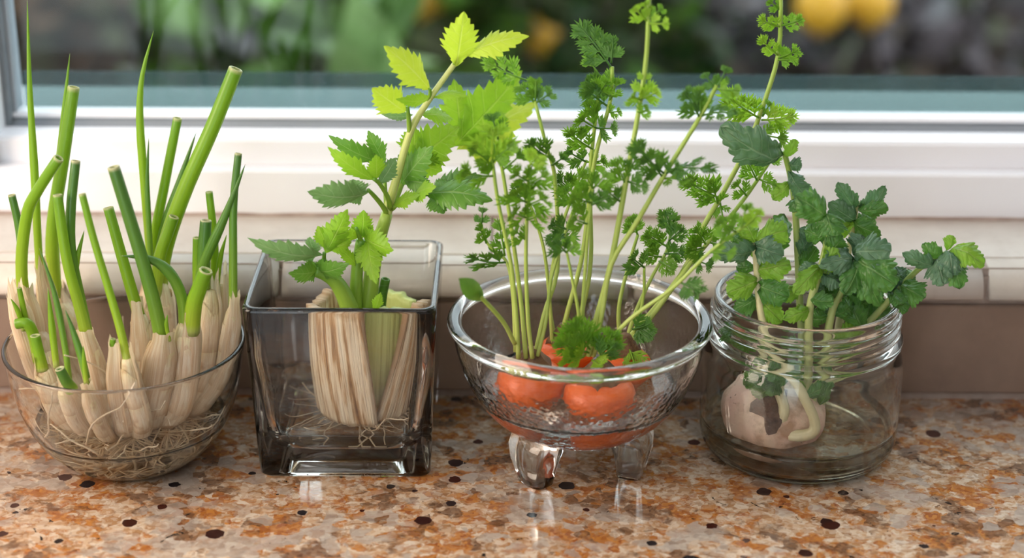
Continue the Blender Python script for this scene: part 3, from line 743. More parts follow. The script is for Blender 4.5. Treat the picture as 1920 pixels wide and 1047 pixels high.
# ------------------------------------------------------------------ leaves
def frame(b, t, tilt):
    ax = t - b; L = ax.length; u = ax/L
    n = Vector((0, -0.92, 0.39)); n = (n - u*n.dot(u)).normalized()
    n = Matrix.Rotation(math.radians(tilt), 3, u) @ n
    return L, u, n, u.cross(n)
def blade(mb, b, t, W, tilt=0, style='celery', bend=0.10, fold=0.22, seed=0, curl=0.0):
    L, u, n, s = frame(b, t, tilt); rg = random.Random(seed)
    if style == 'celery':
        teeth, depth, cols = 9, 0.26, 4
        def hw(x): return (x/0.40)**0.75 if x < 0.40 else max(0.0, (1-((x-0.40)/0.60)**1.6))
    elif style == 'turnip':
        teeth, depth, cols = 10, 0.15, 7
        def hw(x): return 0.10 + 0.90*math.sin(min(1, max(0, (x-0.02)/0.5))*math.pi/2)**1.2 if x < 0.55 else max(0.0, 1-((x-0.55)/0.45)**2.4)**0.8
    else:
        teeth, depth, cols = 3, 0.0, 3
        def hw(x): return math.sin(math.pi*min(1, x*0.9+0.1))**0.9 if x < 1 else 0
    sub = 5; rows = teeth*sub
    ph = rg.uniform(0, 50); v = []; f = []; la = []; ls = []; nc = 2*cols+1
    for i in range(rows+1):
        x = i/rows; saw = (i % sub)/(sub-1.0) if i < rows else 0.0
        if style == 'turnip': saw = math.sin(math.pi*(i % sub)/sub)
        lob = 1.0
        if style == 'celery': lob = 0.93 + 0.07*math.cos(2*math.pi*(x*3.1-0.05)+ph)
        if style == 'turnip': lob = 0.88 + 0.12*math.cos(2*math.pi*(x*2.7)+ph)
        h = W*0.5*hw(x)*lob*(1 - depth + depth*saw)
        c = b + u*(L*x) + n*(bend*L*4*x*(1-x)) - n*(curl*L*x*x)
        for j in range(-cols, cols+1):
            q = j/cols
            wob = 0.055*W*noise.noise(Vector((x*3.2+ph, q*1.7, seed*0.37)))*abs(q)**0.7
            if style == 'turnip': wob += 0.13*W*noise.noise(Vector((x*3.5+ph, q*2.2, seed*0.7))) + 0.05*W*noise.noise(Vector((x*9+ph, q*6, seed*0.7)))
            v.append(c + s*(h*q) + n*(wob - fold*h*abs(q)**1.5) + u*(0.10*W*abs(q)**1.5*hw(x)*(0.4+0.6*saw)))
            la.append(x); ls.append(q)
    for i in range(rows):
        for j in range(nc-1):
            a = i*nc+j; f.append((a, a+1, a+nc+1, a+nc))
    mb.add(v, f, la, ls)
def leaf(root, b, t, w, mat, tilt=0, style='celery', bend=0.10, fold=0.22, seed=0, lobes=0.0, curl=0.0, name='leaf'):
    B, T = at(*b), at(*t); sc = pxm(*b)
    W = w*sc/max(0.45, math.cos(math.radians(tilt)))
    mb = MB(); blade(mb, B, T, W, tilt, style, bend, fold, seed, curl)
    if lobes:
        L, u, n, s = frame(B, T, tilt)
        for sg in (-1, 1):
            d = (u*math.cos(0.85) + s*sg*math.sin(0.85)).normalized()
            b2 = B + u*L*0.10
            blade(mb, b2, b2 + d*L*lobes - n*L*0.06, W*0.72, tilt, style, bend, fold, seed+sg*7)
    return obj(name, mb, M[mat], root)
STEMS = {}
def near(root, p):
    best = min(STEMS[root.name], key=lambda q: min((x-p).length for x in q[1]))
    return best[0]
def stem(root, pts, w0, w1, mat, name='stem', n=18, cap='flat', sides=8, ridged=0.0):
    s = spline([tuple(at(*q)) for q in pts], n)
    r = [0.5*pxm(*pts[0])*(w0+(w1-w0)*i/(n-1)) for i in range(n)]
    mb = MB(); tube(mb, s, r, sides, cap1=cap, rfun=(lambda t, th: 1+ridged*math.cos(6*th)) if ridged else None)
    o = obj(name, mb, M[mat], root)
    STEMS.setdefault(root.name, []).append((o, [Vector(p) for p in s])); return o

M['cel_young'] = m_leaf('celery_leaf_young', (0.42, 0.58, 0.035), (0.52, 0.66, 0.06), (0.60, 0.70, 0.18), 0.45, (0.62, 0.80, 0.04))
M['cel_mid'] = m_leaf('celery_leaf', (0.20, 0.42, 0.02), (0.28, 0.50, 0.03), (0.40, 0.58, 0.10), 0.42, (0.42, 0.68, 0.03))
M['cel_dark'] = m_leaf('celery_leaf_mature', (0.075, 0.21, 0.025), (0.12, 0.28, 0.04), (0.25, 0.40, 0.12), 0.30, (0.25, 0.50, 0.03), 0.34)
M['cel_blue'] = m_leaf('celery_leaf_bluish', (0.12, 0.26, 0.09), (0.19, 0.35, 0.14), (0.34, 0.48, 0.26), 0.22, (0.25, 0.45, 0.06), 0.36)
def m_stem(name, lo, hi, streak, transl=0.15):
    k = NT(name); la = k.attr('la'); ls = k.attr('ls')
    st = k.noise(k.comb(k.math('MULTIPLY', ls, 18), k.math('MULTIPLY', la, 4)), 1.0, 3)
    col = k.mix(la, lo, hi); col = k.mix(k.math('MULTIPLY', k.fac(st, 0.4, 0.7), 0.5), col, streak)
    p = k.pr(col, 0.36, k.bump(st, 0.3, 0.0004), 0.5); t = k.n('ShaderNodeBsdfTranslucent'); k.put(t.inputs[0], hi)
    return k.done(k.mixsh(transl, p, t.outputs[0]))
M['cel_stem'] = m_stem('celery_stem', (0.50, 0.58, 0.16), (0.60, 0.66, 0.24), (0.46, 0.55, 0.13))
M['cel_stem_l'] = m_stem('celery_stem_lower', (0.24, 0.42, 0.04), (0.36, 0.52, 0.08), (0.30, 0.46, 0.06))
M['cel_stem_g'] = m_stem('celery_stem_green', (0.30, 0.46, 0.05), (0.14, 0.34, 0.03), (0.20, 0.38, 0.03))
k = NT('celery_cut_stalk'); la = k.attr('la'); ls = k.attr('ls')
rib = k.noise(k.comb(k.math('MULTIPLY', ls, 11), k.math('MULTIPLY', la, 1.0)), 1.0, 4, 0.6)
rib2 = k.noise(k.comb(k.math('MULTIPLY', ls, 30), k.math('MULTIPLY', la, 1.4)), 1.0, 3)
col = k.ramp(rib, [(0.34, (0.90, 0.81, 0.64)), (0.48, (0.82, 0.69, 0.50)), (0.56, (0.50, 0.31, 0.16)), (0.66, (0.17, 0.085, 0.04))])
col = k.mix(k.math('MULTIPLY', k.fac(rib2, 0.5, 0.75), 0.5), col, (0.34, 0.19, 0.09))
edge = k.fac(k.math('ADD', la, k.math('MULTIPLY', k.noise(k.coord(), 300, 3), 0.05)), 0.96, 1.0)
col = k.mix(k.math('MULTIPLY', edge, 0.7), col, (0.36, 0.22, 0.10))
sidee = k.fac(k.math('ADD', k.math('ABSOLUTE', k.math('SUBTRACT', ls, 0.5)), k.math('MULTIPLY', rib2, 0.06)), 0.46, 0.52)
col = k.mix(k.math('MULTIPLY', sidee, 0.8), col, (0.22, 0.12, 0.06))
M['cel_cut'] = k.done(k.pr(col, 0.5, k.bump(k.math('ADD', rib, k.math('MULTIPLY', rib2, 0.6)), 0.9, 0.0018), 0.35))
k = NT('celery_inner_stalk'); la = k.attr('la'); ls = k.attr('ls')
rib = k.noise(k.comb(k.math('MULTIPLY', ls, 14), k.math('MULTIPLY', la, 1.2)), 1.0, 3)
col = k.ramp(la, [(0.0, (0.70, 0.62, 0.40)), (0.6, (0.60, 0.62, 0.26)), (1.0, (0.50, 0.58, 0.20))])
col = k.mix(k.math('MULTIPLY', k.fac(rib, 0.45, 0.75), 0.4), col, (0.40, 0.44, 0.14))
M['cel_inner'] = k.done(k.pr(col, 0.4, k.bump(rib, 0.5, 0.001), 0.4))
M['cel_base'] = m_plain('celery_root_plate', (0.52, 0.32, 0.13), (0.36, 0.19, 0.07), 90, 0.6, 0.7)

# ------------------------------------------------------------------ celery
CXc, CYc = at(690, 700, 0.546).x, 0.546
cel = thing('celery_heart', 'cut celery base sprouting leafy stems in the square vase', 'celery', (CXc, CYc, 0.0135))
def shell(name, a0b, a1b, a0t, a1t, rb, rt, z0, z1, th, mat, ox=0, oy=0, seed=0, belly=0.0):
    mb = MB(); nz, na = 18, 22; v = []; f = []; la = []; ls = []
    for side in (0, 1):
        for i in range(nz+1):
            x = i/nz; A0 = math.radians(a0b+(a0t-a0b)*x); A1 = math.radians(a1b+(a1t-a1b)*x)
            R = rb + (rt-rb)*(x**0.7) + belly*math.sin(math.pi*x)
            for j in range(na+1):
                q = j/na; a = A0+(A1-A0)*q
                taper = math.sin(math.pi*min(1, max(0, 0.08+0.84*q)))**0.5
                r = R + 0.0010*noise.noise(Vector((q*7+seed, x*0.7, seed))) + 0.0004*math.sin(q*40)
                if side: r = R - th*taper*(0.7+0.3*x)
                zt = z1 + 0.0016*noise.noise(Vector((q*6, seed*1.3, 5))) - 0.003*abs(q-0.5)
                v.append(Vector((CXc+ox*x + r*math.cos(a), CYc+oy*x + r*math.sin(a), z0+(zt-z0)*x))); la.append(x); ls.append(q)
    m = na+1; o2 = (nz+1)*m
    for i in range(nz):
        for j in range(na):
            a = i*m+j; f.append((a, a+1, a+m+1, a+m)); a += o2; f.append((a, a+m, a+m+1, a+1))
    for j in range(na):
        a = nz*m+j; f.append((a, a+1, o2+a+1, o2+a)); f.append((j, o2+j, o2+j+1, j+1))
    for i in range(nz):
        a = i*m; f.append((a, a+m, o2+a+m, o2+a)); a = i*m+na; f.append((a, o2+a, o2+a+m, a+m))
    mb.add(v, f, la, ls); return obj(name, mb, M[mat], cel)
shell('outer_stalk', 194, 286, 190, 272, 0.0240, 0.0278, 0.0165, 0.0745, 0.0060, 'cel_cut', 0, 0, 1, 0.0008)
shell('outer_stalk', 280, 348, 316, 356, 0.0205, 0.0290, 0.0165, 0.0760, 0.0055, 'cel_cut', 0.0012, 0, 2, 0.0)
shell('inner_stalk', 262, 338, 268, 330, 0.0140, 0.0185, 0.0180, 0.0745, 0.0055, 'cel_inner', 0.002, 0, 3)
shell('outer_stalk', 20, 100, 28, 88, 0.0190, 0.0245, 0.0165, 0.0690, 0.0050, 'cel_inner', 0.001, 0, 4)
shell('outer_stalk', 108, 186, 112, 180, 0.0200, 0.0255, 0.0165, 0.0715, 0.0055, 'cel_cut', 0, 0, 5)
hm = MB(); lathe(hm, smooth_prof([(0.0, 0.0150), (0.010, 0.0165), (0.0125, 0.03), (0.0115, 0.055), (0.0070, 0.066), (0.0, 0.067)], 18), 24, (CXc, CYc), lambda r, z, th: 1+0.10*math.cos(5*th+z*60))
obj('heart', hm, M['cel_inner'], cel)
rb_ = MB(); lathe(rb_, smooth_prof([(0.0, 0.0125), (0.010, 0.0132), (0.0175, 0.0155), (0.0200, 0.0195), (0.0175, 0.0235), (0.0, 0.0245)], 16), 32, (CXc, CYc), lambda r, z, th: 1+0.06*math.cos(5*th)+0.04*math.cos(11*th+2))
obj('root_plate', rb_, M['cel_base'], cel)
rr = random.Random(3); rmb = MB()
for i in range(44):
    th = rr.uniform(math.radians(150), math.radians(395)); p = Vector((CXc+0.016*math.cos(th), CYc+0.016*math.sin(th), rr.uniform(0.014, 0.019)))
    d = Vector((math.cos(th+rr.gauss(0, .5)), math.sin(th+rr.gauss(0, .5)), rr.uniform(-.1, .25))); pts = [p]
    L = rr.uniform(0.012, 0.034)
    for s_ in range(10):
        d = (d+Vector((rr.gauss(0, .16), rr.gauss(0, .16), rr.gauss(-.02, .10)))).normalized(); p = p + d*L/10
        p.x = min(VX+0.031, max(VX-0.031, p.x)); p.y = min(VY+0.031, max(VY-0.031, p.y)); p.z = min(0.029, max(0.0132, p.z)); pts.append(p.copy())
    tube(rmb, pts, list(np.linspace(0.00052, 0.00026, 11)), 5)
obj('roots', rmb, M['root'], cel, kind='stuff')

YC = 0.546
stem(cel, [(690, 600, .541), (692, 560, .541), (704, 476, .543), (726, 400, .545)], 36, 20, 'cel_stem_l', n=16, ridged=0.06)
stem(cel, [(722, 416, .545), (733, 372, .546), (746, 327, .547), (770, 246, .549), (804, 188, .550), (858, 112, .551)], 18, 9, 'cel_stem', n=22, ridged=0.06)
stem(cel, [(667, 600, .537), (667, 560, .537), (670, 500, .538), (677, 450, .538)], 26, 18, 'cel_stem_g', ridged=0.06)
stem(cel, [(660, 600, .532), (652, 570, .531), (634, 534, .530), (612, 516, .529), (590, 508, .528)], 36, 22, 'cel_stem_g', ridged=0.06)
stem(cel, [(712, 600, .546), (716, 560, .546), (723, 524, .546)], 20, 17, 'cel_dark', 'cut_stub', cap='cut')
# leaf stalks
for P, a, b in (([(726, 402, .545), (716, 385, .541), (700, 366, .536), (690, 356, .533)], 11, 7), ([(732, 392, .545), (727, 370, .541), (712, 345, .536), (700, 335, .533)], 11, 7),
                ([(734, 392, .546), (752, 378, .545), (775, 371, .543), (800, 365, .541)], 11, 7), ([(768, 250, .549), (766, 220, .547), (764, 200, .546)], 10, 7),
                ([(800, 192, .550), (806, 178, .549), (806, 166, .548)], 8, 6), ([(850, 122, .551), (853, 117, .550), (860, 104, .549)], 7, 5),
                ([(735, 392, .546), (762, 330, .556), (810, 290, .572), (850, 272, .585)], 12, 8), ([(612, 516, .529), (608, 490, .527), (608, 474, .525)], 9, 7),
                ([(677, 452, .538), (672, 440, .536), (668, 428, .534)], 10, 7), ([(725, 405, .545), (722, 350, .549), (720, 308, .552)], 9, 6)):
    stem(cel, P, a, b, 'cel_stem_g', 'leaf_stalk', n=10)
LF = [  # base, tip, width px, material, tilt, lobes, bend
 ((855, 125, .550), (870, 22, .545), 84, 'cel_young', 12, 0, .06), ((872, 104, .551), (992, 68, .548), 62, 'cel_young', -28, 0, .10),
 ((806, 168, .549), (720, 86, .540), 74, 'cel_young', 20, 0, .08), ((760, 210, .547), (697, 165, .536), 74, 'cel_young', -12, 0, .06),
 ((806, 182, .549), (742, 186, .535), 30, 'cel_mid', -40, 0, .14), ((812, 184, .550), (880, 182, .544), 24, 'cel_mid', -35, 0, .14),
 ((775, 215, .553), (712, 212, .560), 22, 'cel_blue', -60, 0, .1), ((790, 215, .552), (850, 224, .560), 40, 'cel_mid', -35, 0, .1),
 ((850, 275, .585), (980, 132, .612), 104, 'cel_mid', 22, .55, .05), ((856, 282, .587), (1008, 192, .618), 84, 'cel_young', -18, .4, .05),
 ((764, 310, .560), (862, 236, .580), 92, 'cel_mid', 18, .5, .06), ((752, 346, .552), (812, 274, .545), 66, 'cel_dark', -20, .55, .06),
 ((720, 306, .551), (616, 254, .548), 44, 'cel_dark', -35, 0, .10), ((722, 306, .551), (690, 245, .552), 44, 'cel_dark', -20, 0, .06),
 ((702, 338, .534), (614, 275, .530), 44, 'cel_mid', -25, 0, .10), ((705, 338, .534), (705, 290, .530), 44, 'cel_mid', 25, 0, .05),
 ((690, 362, .533), (576, 358, .522), 62, 'cel_blue', -48, .3, .12), ((712, 345, .536), (742, 296, .545), 46, 'cel_blue', 20, 0, .06),
 ((775, 371, .543), (818, 350, .530), 44, 'cel_mid', -35, 0, .10), ((798, 364, .541), (924, 376, .530), 74, 'cel_dark', -30, .35, .12),
 ((800, 360, .545), (905, 330, .555), 62, 'cel_blue', 35, 0, .08), ((740, 385, .544), (790, 366, .535), 38, 'cel_mid', -30, 0, .1),
 ((608, 478, .525), (464, 446, .512), 48, 'cel_blue', -45, .25, .12), ((610, 476, .525), (652, 392, .530), 58, 'cel_mid', 15, .5, .05),
 ((596, 506, .528), (540, 512, .515), 46, 'cel_dark', -30, .35, .14), ((597, 506, .528), (655, 494, .512), 46, 'cel_dark', 30, .25, .14),
 ((678, 448, .538), (682, 394, .540), 48, 'cel_mid', 15, .5, .05), ((682, 444, .537), (738, 470, .525), 60, 'cel_mid', 28, .3, .10),
 ((690, 448, .536), (706, 534, .518), 50, 'cel_mid', 15, .45, .10), ((672, 446, .538), (622, 432, .526), 34, 'cel_mid', -35, 0, .1),
 ((672, 500, .537), (632, 462, .533), 30, 'cel_mid', 20, 0, .06), ((702, 585, .531), (714, 548, .530), 26, 'cel_mid', 10, 0, .05)]
for i, (b, t, w, m, tl, lo, be) in enumerate(LF): leaf(cel, b, t, w, m, tl, 'celery', be, 0.22, i+1, lo)

# ------------------------------------------------------------------ carrots
def mk_carrot_leaf(name, lo, hi, tr):
    k = NT(name); la = k.attr('la'); v = k.coord(); col = k.mix(k.fac(k.noise(v, 200, 3), .3, .7), lo, hi)
    p = k.pr(col, 0.4, None, 0.4); t = k.n('ShaderNodeBsdfTranslucent'); k.put(t.inputs[0], k.mix(0.5, col, (0.35, 0.6, 0.03)))
    return k.done(k.mixsh(tr, p, t.outputs[0]))
M['car_leaf'] = mk_carrot_leaf('carrot_leaf', (0.10, 0.26, 0.02), (0.17, 0.36, 0.03), 0.35)
M['car_dark'] = mk_carrot_leaf('carrot_leaf_dark', (0.045, 0.15, 0.02), (0.08, 0.21, 0.035), 0.28)
M['car_lite'] = mk_carrot_leaf('carrot_leaf_young', (0.22, 0.42, 0.025), (0.32, 0.52, 0.05), 0.4)
M['car_stem'] = m_stem('carrot_stem', (0.52, 0.58, 0.16), (0.32, 0.50, 0.07), (0.30, 0.45, 0.06))
k = NT('carrot_skin'); v = k.coord((1, 1, 3)); nz = k.noise(v, 60, 4)
col = k.mix(k.fac(nz, .3, .7), (0.74, 0.125, 0.010), (0.60, 0.080, 0.008))
M['carrot'] = k.done(k.pr(col, 0.38, k.bump(k.noise(k.coord((1, 1, 6)), 90, 3), 0.4, 0.001), 0.5))
M['crown'] = m_plain('carrot_crown', (0.20, 0.10, 0.04), (0.09, 0.045, 0.025), 160, 0.8, 0.8)

def lobe(mb, p, d, s, n, L, W):
    tip = p + d*L - n*L*0.08
    v = [p-s*W*0.25, p+s*W*0.25, p+d*L*0.40+s*W, p+d*L*0.72+s*W*0.72, tip, p+d*L*0.72-s*W*0.72, p+d*L*0.40-s*W, p+d*L*0.5-n*W*0.5]
    mb.add(v, [(0, 1, 7), (1, 2, 7), (2, 3, 7), (3, 4, 7), (4, 5, 7), (5, 6, 7), (6, 0, 7)])
def leaflet(mb, p, d, n, L, rg):
    s = d.cross(n).normalized()
    for q, sc in ((0.12, 0.52), (0.36, 0.50), (0.58, 0.38)):
        for sg in (-1, 1):
            dd = (d*0.84 + s*sg*rg.uniform(0.42, 0.62) + n*rg.uniform(-.15, .15)).normalized(); ll = L*sc*rg.uniform(0.85, 1.2)
            lobe(mb, p+d*L*q, dd, dd.cross(n).normalized(), n, ll, ll*0.15)
            if q < 0.5:
                d3 = (dd*0.8 + s*sg*0.55).normalized(); lobe(mb, p+d*L*q+dd*ll*0.35, d3, d3.cross(n).normalized(), n, ll*0.5, ll*0.09)
    lobe(mb, p, d, s, n, L, L*0.075)
def frond(root, b, t, pairs, mat, tilt=0, spread=0.55, bend=0.10, seed=0):
    B, T = at(*b), at(*t); L, u, n, s = frame(B, T, tilt); rg = random.Random(seed)
    mb = MB(); pts = [B + u*L*x + n*(bend*L*4*x*(1-x)) for x in np.linspace(0, 0.92, 8)]
    tube(mb, pts, list(np.linspace(0.00055, 0.00028, 8)), 5)
    for i in range(pairs):
        x = 0.16 + 0.56*i/max(1, pairs-1) if pairs > 1 else 0.4
        p = B + u*L*x + n*(bend*L*4*x*(1-x))
        for sg in (-1, 1):
            ll = L*spread*1.25*(1.05-0.65*x)*rg.uniform(0.85, 1.15)
            d = (u*0.72 + s*sg*0.72 + n*rg.uniform(-.25, .25)).normalized()
            nn = (n + s*sg*rg.uniform(-.3, .3)).normalized()
            leaflet(mb, p, d, nn, ll, rg)
    leaflet(mb, B+u*L*0.60+n*(bend*L*0.9), (u - n*bend).normalized(), n, L*0.46, rg)
    return obj('leaf', mb, M[mat], near(root, B))
def carrot(label, dx, dy, r, ztop):
    cx, cy = FX+dx, FY+dy; dist = math.hypot(dx, dy)
    zs = sorted((z, rr_) for rr_, z in fi)
    zbot = float(np.interp(dist + r*0.64 + 0.0012, [q[1] for q in zs], [q[0] for q in zs])) + 0.0004
    root = thing('carrot', label, 'carrot', (cx, cy, zbot), 'carrot tops regrowing in the footed bowl')
    mb = MB(); lathe(mb, smooth_prof([(0, zbot), (r*.56, zbot+.0002), (r*.68, zbot+.002), (r*.92, zbot+(ztop-zbot)*.45), (r, ztop-.010), (r*.93, ztop-.0045), (r*.62, ztop-.0005), (r*.3, ztop-.002), (0, ztop-.002)], 26), 36, (cx, cy),
                     lambda rr_, z, th: 1+0.02*math.cos(3*th+dx*900)+0.010*math.sin(9*th+z*400))
    obj('root', mb, M['carrot'], root)
    cm = MB(); lathe(cm, [(0, ztop-.005), (r*.66, ztop-.0035), (r*.60, ztop+.0010), (r*.40, ztop+.004), (r*.2, ztop+.008), (0, ztop+.0085)], 22, (cx, cy), lambda rr_, z, th: 1+0.10*math.cos(7*th+dx*700)+0.06*math.cos(11*th))
    obj('crown', cm, M['crown'], root)
    return root
cA = carrot('left carrot stub with the upright feathery stems in the footed bowl', -0.0220, -0.0075, 0.0158, 0.0550)
cB = carrot('front carrot stub with tall stems leaning up and right', 0.0090, -0.0165, 0.0162, 0.0535)
cD = carrot('right carrot stub at the back with brown crown', 0.0215, 0.0110, 0.0128, 0.0540)
cE = carrot('back carrot stub half hidden behind the bundle of stems', -0.0060, 0.0200, 0.0135, 0.0550)
def back(q): return (q[0], q[1], q[2] + max(0.0, q[0]-1160)/304*0.062)   # the right carrot's stems lean towards the window
def cstem(root, pts, w0=9.5, w1=6.5, hairs=0, seed=0):
    if root is cD: pts = [back(q) for q in pts]
    so = stem(root, pts, w0, w1, 'car_stem', n=22, sides=7)
    if hairs:
        s = [Vector(p) for p in spline([tuple(at(*q)) for q in pts], hairs)]; mb = MB(); rg = random.Random(seed)
        for p in s[int(hairs*0.3):]:
            d = Vector((rg.choice((-1, 1))*rg.uniform(.6, 1), rg.uniform(-.5, .5), rg.uniform(-.2, .5))).normalized()
            tube(mb, [p, p+d*0.0016], [0.00012, 0.00004], 4)
        obj('stem_hairs', mb, M['car_lite'], so, kind='stuff')
# stems of the left carrot
cstem(cA, [(972, 672, .508), (968, 600, .508), (958, 496, .509), (934, 380, .510), (923, 300, .511)])
cstem(cA, [(986, 672, .510), (978, 580, .512), (966, 480, .515), (949, 363, .518), (932, 262, .521)])
cstem(cA, [(998, 672, .508), (990, 600, .508), (986, 496, .508), (988, 400, .507), (992, 310, .506)], 9, 6)
cstem(cA, [(1002, 672, .514), (1020, 590, .517), (1046, 496, .521), (1040, 334, .527), (1025, 277, .529), (1003, 190, .533)])
cstem(cA, [(965, 645, .506), (945, 606, .499), (912, 568, .491), (888, 545, .486)], 9, 8)
cstem(cA, [(1008, 668, .511), (1024, 600, .514), (1034, 520, .517), (1062, 430, .521), (1080, 380, .524)], 8, 5)
cstem(cA, [(966, 660, .512), (962, 560, .516), (950, 492, .519), (915, 458, .521), (902, 420, .522)], 8, 5)
# back carrot
cstem(cE, [(1050, 655, .541), (1060, 600, .542), (1092, 477, .545), (1114, 305, .550), (1144, 190, .554), (1148, 125, .556)], 10, 7)
cstem(cE, [(1062, 655, .543), (1094, 570, .546), (1108, 480, .548), (1106, 334, .551), (1116, 229, .553), (1124, 160, .554)], 10, 6)
cstem(cE, [(1044, 655, .545), (1030, 560, .549), (1046, 450, .553), (1076, 360, .556), (1100, 300, .558)], 8, 5)
cstem(cE, [(1036, 655, .539), (1030, 560, .541), (1020, 470, .543), (1000, 400, .545), (986, 372, .546)], 8, 5)
# front carrot
cstem(cB, [(1102, 668, .500), (1118, 600, .503), (1145, 496, .507), (1173, 344, .513), (1192, 239, .518), (1211, 115, .523), (1217, -8, .528)], 13, 8, 90, 1)
cstem(cB, [(1112, 668, .502), (1128, 590, .503), (1146, 496, .505), (1192, 420, .508), (1245, 329, .512), (1312, 220, .517), (1344, 160, .520)], 11, 8)
cstem(cB, [(1092, 668, .499), (1092, 590, .500), (1098, 496, .502), (1104, 420, .504), (1112, 350, .506)], 9, 5)
cstem(cB, [(1124, 664, .499), (1180, 600, .496), (1262, 540, .493), (1330, 474, .491), (1396, 423, .489)], 9, 6)
cstem(cB, [(1090, 672, .499), (1085, 590, .498), (1072, 520, .498), (1062, 470, .498)], 8, 5)
# right carrot
cstem(cD, [(1160, 655, .531), (1210, 600, .528), (1282, 508, .523), (1315, 432, .519), (1352, 368, .516), (1403, 270, .512), (1442, 165, .509), (1461, 90, .507), (1464, -8, .505)], 12, 8, 110, 2)
cstem(cD, [(1168, 655, .529), (1220, 596, .525), (1284, 508, .519), (1324, 459, .516), (1390, 380, .511), (1442, 305, .508)], 11, 7)
cstem(cD, [(1170, 655, .533), (1190, 590, .535), (1222, 520, .537), (1250, 470, .539), (1258, 430, .540)], 9, 5)
cstem(cD, [(1180, 660, .530), (1190, 620, .528), (1206, 560, .526), (1208, 500, .525)], 8, 5)
cstem(cD, [(1164, 655, .536), (1160, 580, .540), (1178, 500, .543), (1196, 440, .545)], 9, 6)
